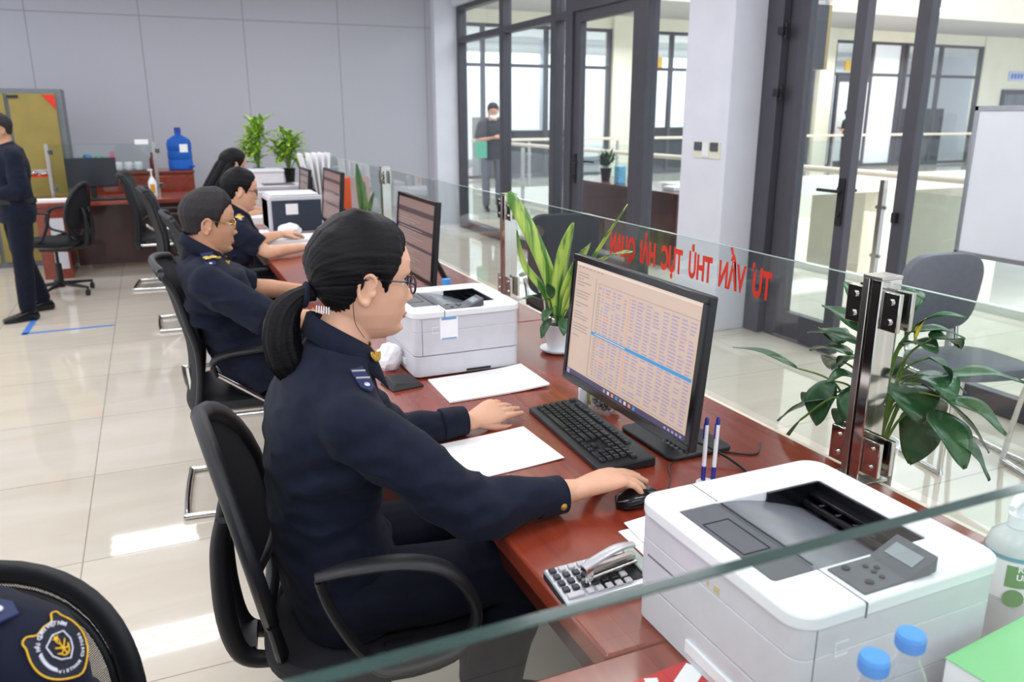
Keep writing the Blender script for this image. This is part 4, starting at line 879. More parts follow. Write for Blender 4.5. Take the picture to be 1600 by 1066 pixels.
def loop_arm(t, y, s, parent_mat):
    """closed sweeping armrest loop at side y"""
    P = [(-.125, y, .262 + .49), (-.05, y, .272 + .49), (.05, y, .268 + .49), (.13, y, .235 + .49), (.178, y, .15 + .49), (.16, y, .075 + .49), (.09, y, .045 + .49), (.0, y - s * .01, .03 + .49), (-.03, y - s * .02, .04 + .49)]
    a = M().tube(P, [.015, .019, .022, .022, .02, .018, .018, .018, .014], 14, flat=(1.35, .75), smooth=6, upv=(0, 1, 0) if False else (0, 0, 1))
    a = M()
    Q, rr = spline(np.array(P), np.array([.012, .019, .021, .021, .019, .017, .017, .017, .014]), 6)
    # ribbon-like section: wide across y
    n = len(Q); v = []; f = []; sg = 14
    for i in range(n):
        tg = Q[min(i + 1, n - 1)] - Q[max(i - 1, 0)]; tg /= np.linalg.norm(tg); sd = np.array((0, 1., 0)); nn = np.cross(sd, tg); nn /= np.linalg.norm(nn)
        for k in range(sg): q = 2 * PI * k / sg; v.append(Q[i] + sd * rr[i] * 1.25 * math.cos(q) + nn * rr[i] * .62 * math.sin(q))
    for i in range(n - 1):
        for k in range(sg): k2 = (k + 1) % sg; f.append((i * sg + k, i * sg + k2, (i + 1) * sg + k2, (i + 1) * sg + k))
    f += [tuple(range(sg))[::-1], tuple((n - 1) * sg + k for k in range(sg))]; a.add(v, f)
    a.tube([(-.118, y, .745), (-.10, y, .68), (-.06, y - s * .01, .59), (-.02, y - s * .02, .53)], [.013, .014, .015, .014], 12, flat=(1, .8), smooth=5)
    a.box((.03, y - s * .055, .508), (.05, .11, .016))
    return obj('armrest', a, parent_mat, t)
def task_chair(label, loc, rz, g=None):
    t = thing('task_chair', label, 'chair', loc, rz, g)
    seat = M().loft([((-.02, 0, .455), .20, .19, (1, 0, 0), (0, 1, 0), 3), ((-.01, 0, .462), .235, .225, (1, 0, 0), (0, 1, 0), 3), ((0, 0, .485), .245, .235, (1, 0, 0), (0, 1, 0), 3), ((-.0, 0, .503), .235, .225, (1, 0, 0), (0, 1, 0), 3), ((-.0, 0, .508), .19, .18, (1, 0, 0), (0, 1, 0), 3)], 40)
    obj('seat', seat, m_meshd, t); obj('seat_pan', M().loft([((-.02, 0, .43), .15, .15, (1, 0, 0), (0, 1, 0), 3), ((-.01, 0, .457), .232, .222, (1, 0, 0), (0, 1, 0), 3)], 32), m_blackpl, t)
    # back hoop: egg outline with bars crossing low down
    def B(y, z):  # back surface: leans backward with lumbar curve
        z = z - .045; h = (z + .045 - .55) / .5; return (-.215 - .10 * h - .035 * math.sin(PI * min(1, max(0, h))) * 0 + .05 * abs(y) / .23 * (1 if True else 0) - .02, y, z)
    out = []
    for k in range(28):
        a = 2 * PI * k / 28; z = .80 + .235 * math.sin(a); w = .225 * (1 - .16 * ((z - .80) / .235) ** 2 * (1 if math.sin(a) > 0 else 1.2)); out.append(B(w * math.cos(a), z))
    obj('back_frame', M().tube(out, .022, 12, closed=True, flat=(1, .75), upv=(1, 0, 0)).tube([B(-.19, .68), B(-.12, .655), B(0, .65), B(.12, .655), B(.19, .68)], .018, 12, flat=(1, .7), upv=(1, 0, 0), smooth=4).tube([B(-.165, .64), B(-.14, .55), B(0, .52), B(.14, .55), B(.165, .64)], [.02, .024, .03, .024, .02], 12, flat=(1, .6), upv=(1, 0, 0), smooth=5), m_blackpl, t)
    # mesh filling upper opening
    v = []; f = []; n, mR = 18, 14
    for i in range(n + 1):
        z = .66 + (1.03 - .66) * i / n; s_ = max(0, 1 - ((z - .80) / .24) ** 2); w = max(.01, .225 * math.sqrt(s_) * .98)
        for j in range(mR + 1): y = -w + 2 * w * j / mR; p = B(y, z); v.append((p[0] + .004, y, p[2]))
    for i in range(n):
        for j in range(mR): k = i * (mR + 1) + j; f.append((k, k + 1, k + mR + 2, k + mR + 1))
    obj('back_mesh', M().add(v, f), m_meshd, t)
    sp_ = M()
    for y in (-.055, .055): sp_.tube([(-.30, y, .78), (-.315, y, .70), (-.315, y * 1.05, .56), (-.29, y, .46), (-.22, y, .435), (-.1, y, .435)], [.017, .02, .022, .022, .019, .016], 12, smooth=6, flat=(1, .8), upv=(0, 1, 0))
    sp_.box((-.312, 0, .72), (.03, .1, .03)).box((-.28, 0, .455), (.035, .1, .03)); obj('back_spine', sp_, m_blackpl, t)
    for s in (-1, 1): loop_arm(t, s * .275, s, m_blackpl)
    obj('mechanism', M().box((-.02, 0, .415), (.26, .16, .04)), m_blackpl, t, bevel=.006)
    obj('gas_lift', M().cyl((0, 0, .1), (0, 0, .28), .028).cyl((0, 0, .28), (0, 0, .41), .014), m_blackpl, t)
    bs = M().cyl((0, 0, .065), (0, 0, .12), .035)
    for k in range(5): a = 2 * PI * k / 5 + .3; bs.tube([(.02 * math.cos(a), .02 * math.sin(a), .098), (.29 * math.cos(a), .29 * math.sin(a), .075)], [.024, .014], 10, flat=(1, .8))
    o = obj('star_base', bs, m_blackpl, t)
    for k in range(5): a = 2 * PI * k / 5 + .3; caster(o, .285 * math.cos(a), .285 * math.sin(a))
    return t
tc1 = task_chair('black hoop-backed task chair the ponytailed woman sits on', (.362, 1.60, 0), R(-9), 'black swivel task chairs')
dup(tc1, (-.86, 8.22, 0), R(160), 'empty black swivel chair at the back-left desk')
# cantilever office chair: curved mesh back, chrome sled frame
def cantilever(label, loc, rz=0, leather=False, g='black cantilever chairs behind the counter', hh=1.0):
    t = thing('cantilever_chair', label, 'chair', loc, rz, g)
    bt = m_leather if leather else m_meshd
    seat = M().loft([((.0, 0, .43), .20, .20, (1, 0, 0), (0, 1, 0), 3.5), ((.0, 0, .45), .235, .235, (1, 0, 0), (0, 1, 0), 3.5), ((0, 0, .485), .24, .24, (1, 0, 0), (0, 1, 0), 3.5), ((-.0, 0, .5), .21, .21, (1, 0, 0), (0, 1, 0), 3.2)], 36)
    obj('seat', seat, m_leather, t)
    pr_ = [(-.335, 1.03), (-.325, .985), (-.293, .93), (-.262, .80), (-.24, .70), (-.238, .60), (-.25, .50), (-.262, .44), (-.24, .39)]
    k = (1.08 / 1.03) if leather else 1
    P, _ = spline(np.array([(x, 0, .39 + (z - .39) * k * hh) for x, z in pr_]), np.zeros(9), 4); n = len(P); mR = 12; v = []; f = []; W_ = lambda i: .225 - .03 * (i / n) - (.03 if i < 2 else 0)
    for i in range(n):
        for j in range(mR + 1): q = -1 + 2 * j / mR; v.append((P[i][0] + .045 * q * q + (.0), q * W_(i), P[i][2] - (.02 * q * q if i < 3 else 0)))
    for i in range(n - 1):
        for j in range(mR): a = i * (mR + 1) + j; f.append((a, a + 1, a + mR + 2, a + mR + 1))
    o = obj('backrest', M().add(v, f), bt, t); s = o.modifiers.new('padding', 'SOLIDIFY'); s.thickness = .05 if leather else .012; s.offset = 0
    if leather: bv = o.modifiers.new('rounding', 'BEVEL'); bv.width = .015; bv.segments = 3
    V = np.array(v).reshape(n, mR + 1, 3); rim = list(V[0]) + list(V[1:, -1]) + list(V[-1, ::-1][1:]) + list(V[::-1, 0][1:-1])
    obj('back_rim', M().tube(rim, .014 if not leather else .012, 10, closed=True), m_blackpl if not leather else m_leather, t)
    r = .0125; y = .235
    for s in (-1, 1):
        a = M().tube([(-.13, s * (y + .03), .60), (-.14, s * (y + .03), .655), (-.09, s * (y + .03), .685), (.02, s * (y + .03), .695), (.20, s * (y + .03), .70)], [.014, .019, .021, .02, .014], 12, flat=(1.3, .7), smooth=6)
        ar = obj('armrest', a, m_blackpl, t); obj('arm_bar', M().tube([(-.13, s * (y + .03), .61), (-.03, s * (y + .01), .53), (.07, s * (y - .01), .45)], .011, 12), m_chrome, ar)
    fr = M().tube([(-.19, -y, .42), (.18, -y, .42), (.235, -y, .40), (.24, -y, .34), (.22, -y, .06), (.19, -y, .015), (.12, -y, .013), (-.26, -y, .013), (-.30, -y + .04, .013), (-.30, y - .04, .013), (-.26, y, .013), (.12, y, .013), (.19, y, .015), (.22, y, .06), (.24, y, .34), (.235, y, .40), (.18, y, .42), (-.19, y, .42)], r, 12, smooth=4)
    fr.cyl((-.17, -y, .42), (-.17, y, .42), r).cyl((.15, -y, .42), (.15, y, .42), r); obj('sled_frame', fr, m_chrome, t)
    obj('back_bracket', M().tube([(-.17, -.1, .42), (-.225, -.1, .43), (-.24, -.1, .6)], .01, 8, smooth=3).tube([(-.17, .1, .42), (-.225, .1, .43), (-.24, .1, .6)], .01, 8, smooth=3), m_chrome, t); return t
c2 = cantilever('mesh-backed cantilever chair the short-haired man sits on', (.30, 3.42, 0), R(-5))
dup(c2, (.36, 5.12, 0), R(2), 'mesh-backed cantilever chair of the woman in glasses')
c4 = cantilever('tall black leather chair, nearer of the two behind the counter', (.24, 6.62, 0), 0, True)
dup(c4, (.06, 8.28, 0), R(-6), 'tall black leather chair, farther of the two behind the counter')
# visitor chair outside the glass
def visitor_chair():
    t = thing('visitor_chair', 'dark grey chair with pale arms outside the glass, behind the striped leaves', 'chair', (2.27, 4.22, 0), R(262))
    b = M(); W2 = .235; v = []; f = []; n = 10
    o = obj('backrest', M().prism(rrect(.46, .50, .09, 6), .04, tmat((-.22, 0, .74), (R(90), 0, R(90)))), mat('dark_grey_mesh', S('3f4148'), .7, noise=.2, nscale=200), t, bevel=.01)
    obj('seat', M().prism(rrect(.46, .48, .08, 6), .06, tmat((0, 0, .43))), m_meshd, t, bevel=.015, seg=3)
    for s in (-1, 1):
        obj('armrest', M().tube([(-.2, s * .27, .62), (-.05, s * .28, .66), (.15, s * .28, .655), (.22, s * .27, .60)], .02, 12, flat=(1.1, .6), smooth=5), m_offwhite, t, label='pale arm')
        obj('leg', M().tube([(-.2, s * .25, .60), (-.16, s * .24, .42), (-.22, s * .24, .013), (.2, s * .24, .013), (.2, s * .25, .45), (.22, s * .27, .60)], .012, 10, smooth=3), m_chrome, t)
    return t
visitor_chair()
# grey waiting chairs
m_greyv = mat('grey_vinyl', S('6c6f78'), .42, noise=.06, bump=.25, bscale=300)
def waiting_chair(label, loc, rz):
    t = thing('waiting_chair', label, 'chair', loc, rz, 'grey waiting chairs by the whiteboard')
    def pad(w, h, th, T, taper=0):
        secs = []
        for a, k in ((-1, .9), (-.7, .985), (0, 1), (.7, .985), (1, .9)): secs.append(((0, 0, a * th / 2), w / 2 * k, h / 2 * k, (1, 0, 0), (0, 1, 0), 3.6))
        return M().loft(secs, 44, T=T)
    obj('backrest', pad(.44, .40, .055, tmat((-.21, 0, .745), (R(90), 0, R(90))) @ tmat((0, 0, 0), (R(8), 0, 0))), m_greyv, t)
    obj('seat', pad(.45, .46, .06, tmat((.03, 0, .455), (0, R(-2), 0))), m_greyv, t)
    for s in (-1, 1):
        obj('back_support', M().tube([(-.15, s * .14, .44), (-.20, s * .14, .46), (-.225, s * .14, .6)], .011, 10, smooth=3), m_chrome, t)
        obj('leg', M().tube([(-.17, s * .22, .42), (.15, s * .225, .42), (.21, s * .23, .40), (.22, s * .23, .34), (.235, s * .235, .05), (.20, s * .235, .014), (-.2, s * .235, .014), (-.24, s * .235, .05), (-.2, s * .225, .36), (-.17, s * .22, .42)], .0125, 12, smooth=4), m_chrome, t)
    obj('crossbar', M().cyl((-.17, -.22, .42), (-.17, .22, .42), .011).cyl((.1, -.22, .42), (.1, .22, .42), .011), m_chrome, t); return t
w1 = waiting_chair('left grey padded waiting chair with chrome legs', (3.40, 2.46, 0), R(258))
dup(w1, (3.66, 1.95, 0), R(252), 'right grey padded waiting chair, cut by the picture edge')
# chair of the near-left person: mesh back with thick rim
t = thing('mesh_back_chair', 'black mesh-backed chair under the near-left uniformed person', 'chair', (-.375, 1.03, 0), R(-100)); nearchair = t
def NB(k, a, dx=0): c_, s_ = math.cos(a), math.sin(a); y = .235 * k * math.copysign(abs(c_) ** .72, c_); z = .695 + .235 * k * math.copysign(abs(s_) ** .72, s_); return (-.235 - .05 * (z - .5) + .9 * y * y + dx, y, z)
v = [NB(0, 0)]; f = []; nA = 48
for k in range(1, 9): v += [NB(k / 8, 2 * PI * q / nA) for q in range(nA)]
for q in range(nA): f.append((0, 1 + q, 1 + (q + 1) % nA))
for k in range(7):
    for q in range(nA): a = 1 + k * nA; f.append((a + q, a + nA + q, a + nA + (q + 1) % nA, a + (q + 1) % nA))
obj('back_mesh', M().add(v, f), m_mesh, t)
obj('back_rim', M().tube([NB(1, 2 * PI * q / nA) for q in range(nA)], .0145, 12, closed=True, flat=(1.3, .8), upv=(1, 0, 0)), m_blackpl, t)
obj('back_inner_rim', M().tube([NB(.9, 2 * PI * q / nA, .01) for q in range(nA)], .006, 8, closed=True), m_blackpl, t)
obj('seat', M().loft([((0, 0, .45), .2, .2, (1, 0, 0), (0, 1, 0), 3), ((0, 0, .47), .24, .24, (1, 0, 0), (0, 1, 0), 3), ((0, 0, .50), .23, .23, (1, 0, 0), (0, 1, 0), 3)], 32), m_meshd, t)
obj('back_spine', M().tube([(-.06, 0, .44), (-.22, 0, .46), (-.27, 0, .6), (-.27, 0, .75)], .025, 12, smooth=4), m_blackpl, t)
obj('gas_lift', M().cyl((0, 0, .1), (0, 0, .46), .026), m_blackpl, t); bs = M()
for k in range(5): a = 2 * PI * k / 5; bs.tube([(0, 0, .1), (.29 * math.cos(a), .29 * math.sin(a), .075)], [.025, .014], 10)
o = obj('star_base', bs, m_blackpl, t)
for k in range(5): a = 2 * PI * k / 5; caster(o, .285 * math.cos(a), .285 * math.sin(a))

# ------------------------------------------------------------------ back of the room
t = thing('office_desk', 'red mahogany desk at the back left with black monitor', 'desk', (0, 0, 0))
obj('desktop', M().span((-1.1, 8.95, .71), (.45, 9.72, .75)), m_wood, t, bevel=.006); obj('front_panel', M().span((-.80, 9.55, .03), (.40, 9.58, .70)), m_wood_dk, t)
obj('cabinet_side', M().span((-1.07, 9.0, 0), (-.82, 9.66, .71)), m_wood, t, bevel=.004); obj('side_panel', M().span((.39, 9.0, 0), (.42, 9.66, .71)), m_wood_dk, t)
obj('printed_panel', M().box((-.90, 8.995, .35), (.12, .006, .5)), m_offwhite, t)
t = thing('credenza', 'low red wooden cabinet along the back wall carrying the water jug', 'cabinet', (0, 0, 0))
obj('body', M().span((-.72, 10.1, 0), (.45, 10.6, .93)), m_wood, t, bevel=.004); obj('top', M().span((-.73, 10.08, .93), (.46, 10.62, .955)), m_wood, t, bevel=.003)
for x in (-.42, .16): obj('door', M().span((x - .27, 10.085, .08), (x + .27, 10.1, .9)), m_wood, t, bevel=.004)
t = thing('filing_cabinet', 'tall grey-framed cabinet with olive doors at the back left', 'cabinet', (-1.45, 10.1, 0)); m_cabf = mat('grey_cabinet_frame', S('6f7578'), .45, noise=.05); m_olive = mat('olive_door', S('948344'), .55, noise=.1, nscale=5)
obj('body', M().span((-.75, -.2, .0), (.68, .22, 1.83)), m_cabf, t, bevel=.004)
for a, b in ((-.70, -.1), (.2, .62)): 
    o = obj('door', M().span((a, -.225, .06), (b, -.2, 1.78)), m_olive, t, bevel=.002)
obj('door', M().span((-.06, -.225, .06), (.16, -.2, 1.78)), m_olive, t)
obj('red_corner_sticker', M().prism([(.50, 1.77), (.62, 1.77), (.62, 1.62)], .004, tmat((0, -.226, 0), (R(90), 0, 0))), m_red, t); obj('hinge', M().box((.24, -.227, 1.75), (.1, .01, .03)), m_blackpl, t)
t = thing('water_jug', 'big blue water jug on the back cabinet', 'water jug', (.33, 10.33, .955)); m_jug = mat('blue_polycarbonate', S('2f6fd0'), .15, noise=.15, nscale=3, trans=.25, ior=1.2)
obj('body', M().lathe([(.12, 0), (.135, .01), (.135, .1), (.128, .115), (.135, .13), (.135, .2), (.128, .215), (.135, .23), (.135, .3), (.12, .34), (.05, .385), (.035, .39), (.033, .43)], seg=36), m_jug, t)
obj('cap', M().lathe([(.036, .415), (.036, .47), (.03, .475)], seg=24), mat('dark_blue_cap', S('2b3f9a'), .4, noise=.05), t); obj('label', arc_patch(M(), .1365, R(270), R(310), .2, .29), m_paper, t); obj('tap', M().cyl((.1, -.09, .04), (.14, -.13, .04), .012), m_jug, t)
def cup(x, label): 
    o = obj('cup', M().lathe([(.028, 0), (.04, .02), (.042, .07), (.04, .09), (.036, .09), (.001, .015)], seg=24, close=False).tube([(-.04, 0, .07), (-.065, 0, .06), (-.065, 0, .035), (-.04, 0, .025)], .005, 8, smooth=3), m_white, loc=(x, 10.24, .968)); tag(o, label, 'cup', 'white cups on the back cabinet tray')
cup(-.325, 'leftmost of the three white cups on the back cabinet'); cup(-.225, 'middle one of the three white cups on the back cabinet'); cup(-.12, 'rightmost of the three white cups on the back cabinet')
o = obj('serving_tray', M().span((-.42, 10.15, 0), (-.03, 10.33, .012)), m_greypl, loc=(0, 0, .955), bevel=.004); tag(o, 'thin tray beneath the three white cups', 'tray')
o = obj('blue_canister', M().lathe([(.04, 0), (.045, .01), (.045, .17), (.035, .19)], seg=24), mat('blue_tin', S('2f83bd'), .35, noise=.06), loc=(-.63, 10.3, .955)); tag(o, 'blue canister above the back-left monitor', 'canister')
o = obj('teal_cup', M().lathe([(.03, 0), (.042, .12), (.044, .17), (.04, .17), (.001, .02)], seg=24, close=False), mat('teal_plastic', S('62c2b2'), .4, noise=.06), loc=(-.52, 10.32, .955)); tag(o, 'pale teal cup right of the blue canister', 'cup')
o = obj('white_carton', M().box((0, 0, .06), (.15, .1, .12)), m_white, loc=(-.51, 10.2, .955), bevel=.003); tag(o, 'small white carton in front of the teal cup', 'carton')
o = obj('pink_bottle', M().lathe([(.03, 0), (.034, .02), (.034, .14), (.02, .17), (.02, .21), (.012, .215)], seg=24), mat('pink_plastic', S('d1607f'), .4, noise=.06), loc=(-.385, 10.42, .955)); tag(o, 'pink bottle left of the white cups', 'bottle')
o = obj('wine_bottle', M().lathe([(.03, 0), (.034, .02), (.034, .12), (.014, .16), (.014, .2)], seg=24), mat('dark_red_glass', S('6a1f26'), .2, noise=.06), loc=(.03, 10.3, .955)); tag(o, 'dark red bottle right of the white cups', 'bottle')
t = thing('sanitizer_bottle', 'white pump bottle with orange label on the back-left desk', 'bottle', (.0, 9.25, .75)); obj('body', M().lathe([(.036, 0), (.04, .01), (.04, .15), (.02, .19), (.012, .2)], seg=24), m_white, t); obj('label', arc_patch(M(), .041, R(235), R(300), .04, .13), mat('orange_label', S('d99a3a'), .5, noise=.1), t); obj('pump', M().cyl((0, 0, .2), (0, 0, .27), .008, 10).box((-.01, 0, .275), (.05, .014, .014)), m_white, t)
t = thing('monitor', 'black switched-off monitor on the back-left desk', 'monitor', (-.55, 9.25, .75)); obj('housing', M().box((0, .012, .26), (.46, .03, .29)), m_blackpl, t, bevel=.005); obj('screen', M().box((0, -.004, .265), (.44, .003, .265)), mat('dark_screen', S('2a2e34'), .25, noise=.05), t); obj('stand_neck', M().box((0, .03, .07), (.05, .03, .14)), m_blackpl, t); obj('stand_base', M().lathe([(.1, 0), (.1, .012)], seg=28), m_blackpl, t)
t = thing('keyboard', 'black keyboard in front of the back-left monitor', 'keyboard', (-.42, 9.06, .75)); obj('case', M().box((0, 0, .01), (.4, .13, .018)), m_blackpl, t, bevel=.004); obj('keys', M().box((0, .0, .021), (.37, .1, .006)), m_key, t, bevel=.002)
o = obj('paper_sheet', M().box((0, 0, .012), (.28, .2, .022)), m_paper, loc=(-.92, 9.12, .75)); tag(o, 'white papers at the left end of the back-left desk', 'paper')
def back_post(x, label):
    t = thing('partition_post', label, 'post', (x, 9.42, .75), 0, 'glass partition posts on the back desk'); obj('upright', M().box((0, 0, .27), (.035, .05, .54)), m_satin, t, bevel=.003)
    for z in (.1, .46): obj('clamp', M().box((.03, -.01, z), (.045, .03, .05)), m_steel, t, bevel=.002)
back_post(-.93, 'left steel post of the back desk partition'); back_post(.055, 'right steel post of the back desk partition')
g_ = gpanel((-.91, 9.415, .80), (.035, 9.425, 1.28), 'glass panel of the back desk partition'); obj('white_notice', M().box((.38, -.008, .50), (.13, .003, .05)), m_paper, g_)
t = thing('wire_shelf', 'small stationery shelf with red edge before the olive cabinet', 'shelf', (-1.06, 9.6, .75)); obj('board', M().box((0, 0, .215), (.27, .14, .012)), m_red, t, bevel=.002); obj('leg', M().box((-.12, 0, .105), (.012, .12, .21)), m_satin, t); obj('leg', M().box((.12, 0, .105), (.012, .12, .21)), m_satin, t); obj('contents', M().ell((-.05, 0, .245), (.05, .04, .03)).ell((.06, 0, .24), (.04, .04, .025)).box((0, .05, .25), (.2, .01, .06)), m_satin, t)
# blue tape on the floor
m_tape = mat('blue_tape', S('4a7fd0'), .5, noise=.06); o = obj('floor_tape', M().box((-.985, 7.03, .0008), (.045, .62, .0012), (0, 0, R(-2))).box((-.70, 6.765, .0008), (.62, .04, .0012), (0, 0, R(1.5))), m_tape, smooth=False); tag(o, 'L-shaped blue tape mark on the tiled floor', 'tape')
# whiteboard
t = thing('whiteboard', 'white board on a stand behind the grey chairs', 'whiteboard', (3.99, 2.42, 0)); m_al = mat('brushed_aluminium', S('a9acb2'), .35, .8, noise=.05)
obj('board', M().span((-.008, -.6, .86), (.008, .58, 1.60)), mat('board_white', S('e6e8f0'), .25, noise=.03, nscale=3), t)
fr = M().span((-.016, -.62, 1.595), (.016, .6, 1.62)).span((-.016, -.62, .84), (.016, .6, .865)).span((-.016, .578, .84), (.016, .6, 1.62)).span((-.016, -.62, .84), (.016, -.598, 1.62)); obj('frame', fr, m_al, t, bevel=.002)
for y in (.56, -.58): obj('leg', M().box((0, y, .42), (.025, .025, .84)).box((0, y, .015), (.06, .04, .03)), m_al, t)
# switches on the column
t = thing('wall_switch_plate', 'cream plate with two dark thermostats on the white column', 'switch plate', (3.745, 0, 0))
obj('plate', M().box((-.004, 4.95, 1.325), (.008, .31, .12)), m_cream, t, bevel=.002)
for y in (4.86, 5.05): obj('thermostat', M().box((-.012, y, 1.35), (.012, .085, .062)), m_greypl, t, bevel=.003)
obj('switch', M().box((-.011, 4.955, 1.325), (.009, .075, .1)), m_white, t, bevel=.002)
# sign box hanging above the door
t = thing('hanging_cabinet', 'dark box with yellowish edge hanging beyond the doorway', 'sign box', (4.55, 4.98, 0)); obj('casing', M().span((-.1, -.12, 1.9), (.14, .12, 3.62)), m_frame, t); obj('edge_strip', M().span((.14, -.12, 1.9), (.17, .12, 3.62)), mat('tan_edge', S('a8946a'), .5, noise=.05), t)
# reception desk in the corridor
t = thing('reception_desk', 'dark red reception desk in the corridor beyond the glass', 'desk', (4.92, 8.0, 0)); obj('front_panel', M().span((0, -1.05, 0), (.03, 1.35, .76)), m_wood_dk, t, bevel=.003); obj('side_panel', M().span((.03, -1.05, 0), (.6, -1.02, .76)).span((.03, 1.32, 0), (.6, 1.35, .76)), m_wood_dk, t); obj('desktop', M().span((-.02, -1.08, .76), (.64, 1.38, .79)), m_wood_dk, t, bevel=.004)
o = obj('tissue_box', M().box((0, 0, .1), (.1, .1, .2)), mat('light_blue_box', S('6fb6d8'), .5, noise=.25, nscale=30), loc=(5.05, 8.3, .79), bevel=.003); tag(o, 'light blue box on the dark red reception desk', 'box')
bp_ = plant('potted_bushy_plant', 'dark green bushy plant on the reception desk beyond the glass', (5.12, 8.75, .79)); fo = M(); r_ = random.Random(11)
for q in range(90):
    b = r_.uniform(0, 6.28); e = r_.uniform(0, 1.4); c = Vector((r_.uniform(-.06, .06), r_.uniform(-.06, .06), .17 + r_.uniform(0, .09))); d = Vector((math.cos(b) * math.cos(e), math.sin(b) * math.cos(e), math.sin(e))) * r_.uniform(.08, .15); leaf(fo, c, c + d, .035, .01, .2, 6, 3)
solid(obj('foliage', fo, m_leaf, bp_)); obj('pot', M().lathe([(.05, 0), (.07, .14), (.075, .15), (.001, .13)], seg=24, close=False), m_blackpl, bp_)
o = obj('desk_tray', M().box((0, 0, .02), (.3, .2, .04)), m_white, loc=(5.2, 7.3, .79), bevel=.004); tag(o, 'white tray at the near end of the reception desk', 'tray')
# far room contents
def farbox(name, label, cat, x, y, w, d_, h, mt):
    t = thing(name, label, cat, (x, y, 0)); obj('body', M().span((-w / 2, -d_ / 2, 0), (w / 2, d_ / 2, h)), mt, t, bevel=.01); obj('front_doors', M().span((-w / 2 + .04, -d_ / 2 - .02, .1), (-.02, -d_ / 2, h - .06)).span((.02, -d_ / 2 - .02, .1), (w / 2 - .04, -d_ / 2, h - .06)), mt, t); return t
m_rb = mat('red_brown_cabinet', S('7a3a30'), .4, noise=.1); m_db = mat('dark_furniture', S('3a3a42'), .5, noise=.2, nscale=3)
farbox('wardrobe', 'red-brown wardrobe behind far glass, right of the door hinges', 'cabinet', 17.0, 20.2, .9, .5, 2.2, m_rb); farbox('wardrobe', 'red-brown wardrobe behind far glass, left of the white column', 'cabinet', 12.6, 19.9, .7, .5, 2.0, m_rb)
farbox('office_counter', 'long dark counter behind the rightmost far windows', 'counter', 23.2, 20.5, 3.0, 1.2, 1.75, m_db); farbox('filing_cabinet', 'grey cabinet behind the left far windows', 'cabinet', 8.3, 20.3, .8, .5, 1.5, mat('taupe_cabinet', S('8a817c'), .5, noise=.1))
farbox('office_counter', 'low dark counter behind the left far windows', 'counter', 10.0, 20.6, 2.2, .8, 1.15, m_db); farbox('office_counter', 'dark counter behind far glass beside the column', 'counter', 14.3, 20.6, 2.4, .8, 1.2, m_db)
o = thing('yellow_sign', 'small yellow plate above the far bright doorway', 'sign', (19.45, 18.85, 2.95)); obj('board', M().box((0, 0, 0), (.9, .04, .3)), mat('yellow_plate', S('c9a13c'), .5, noise=.1), o)
o = thing('yellow_sign', 'small yellow plate hanging beyond the glass left of the column', 'sign', (12.2, 18.85, 2.88)); obj('board', M().box((0, 0, 0), (.85, .04, .25)), MATS['yellow_plate'], o)
o = thing('blue_sign', 'small blue and white number sign on the far cream wall', 'sign', (26.6, 18.88, 2.78)); obj('board', M().box((0, 0, 0), (.75, .03, .28)), mat('pale_blue_plate', S('b9c6e4'), .5, noise=.1), o); b = M()
for k in range(4): b.box((-.24 + k * .16, -.018, 0), (.1, .006, .16))
obj('digits', b, mat('blue_digits', S('5a72b8'), .5, noise=.05), o)
# ------------------------------------------------------------------ people
def lerp_tab(z, tab):
    zs = [t[0] for t in tab]; return np.interp(z, zs, [t[1] for t in tab])
FT = [(-.118, .048), (-.112, .070), (-.100, .080), (-.085, .079), (-.06, .083), (-.03, .084), (0, .081), (.02, .088), (.045, .090), (.07, .080), (.09, .062), (.105, .038), (.115, .004)]
BT = [(-.118, -.01), (-.10, .015), (-.08, .045), (-.06, .066), (-.03, .088), (0, .098), (.03, .102), (.06, .094), (.085, .072), (.105, .038), (.115, .004)]
WT = [(-.118, .022), (-.105, .036), (-.09, .048), (-.06, .062), (-.03, .070), (0, .074), (.03, .077), (.06, .071), (.085, .055), (.105, .030), (.115, .004)]
def head_point(th, z, feat=1.0):
    c, s = np.cos(th), np.sin(th); f = np.where(c >= 0, lerp_tab(z, FT), lerp_tab(z, BT)); w = lerp_tab(z, WT); e = 2 / 2.25
    x = np.sign(c) * np.abs(c) ** e * f; y = np.sign(s) * np.abs(s) ** e * w
    front = np.clip(c * 1.6, 0, 1)
    g = lambda a, b, sa, sb: np.exp(-((y - a) / sa) ** 2 - ((z - b) / sb) ** 2)
    nz = np.clip((.012 - z) / .05, 0, 1); under = 1 / (1 + np.exp(-(z + .044) / .0022)); nose = nz ** 1.25 * under * .021 * np.exp(-(y / (.0085 + .006 * nz)) ** 2)
    d = nose + .004 * g(0, -.058, .017, .006) + .0055 * g(0, -.0665, .020, .0045) - .004 * g(0, -.0715, .022, .0022) + .005 * g(0, -.077, .017, .0045) - .005 * g(0, -.086, .022, .006) + .006 * g(0, -.100, .018, .010)
    d += -.011 * (g(.030, .0, .016, .011) + g(-.030, .0, .016, .011)) + .004 * (g(.028, .020, .018, .006) + g(-.028, .020, .018, .006)) + .003 * (g(.040, -.025, .018, .016) + g(-.040, -.025, .018, .016)) + .003 * (g(.010, -.038, .006, .006) + g(-.010, -.038, .006, .006))
    d += .0065 * (g(.030, .001, .011, .0065) + g(-.030, .001, .011, .0065))
    return x + d * front * feat, y
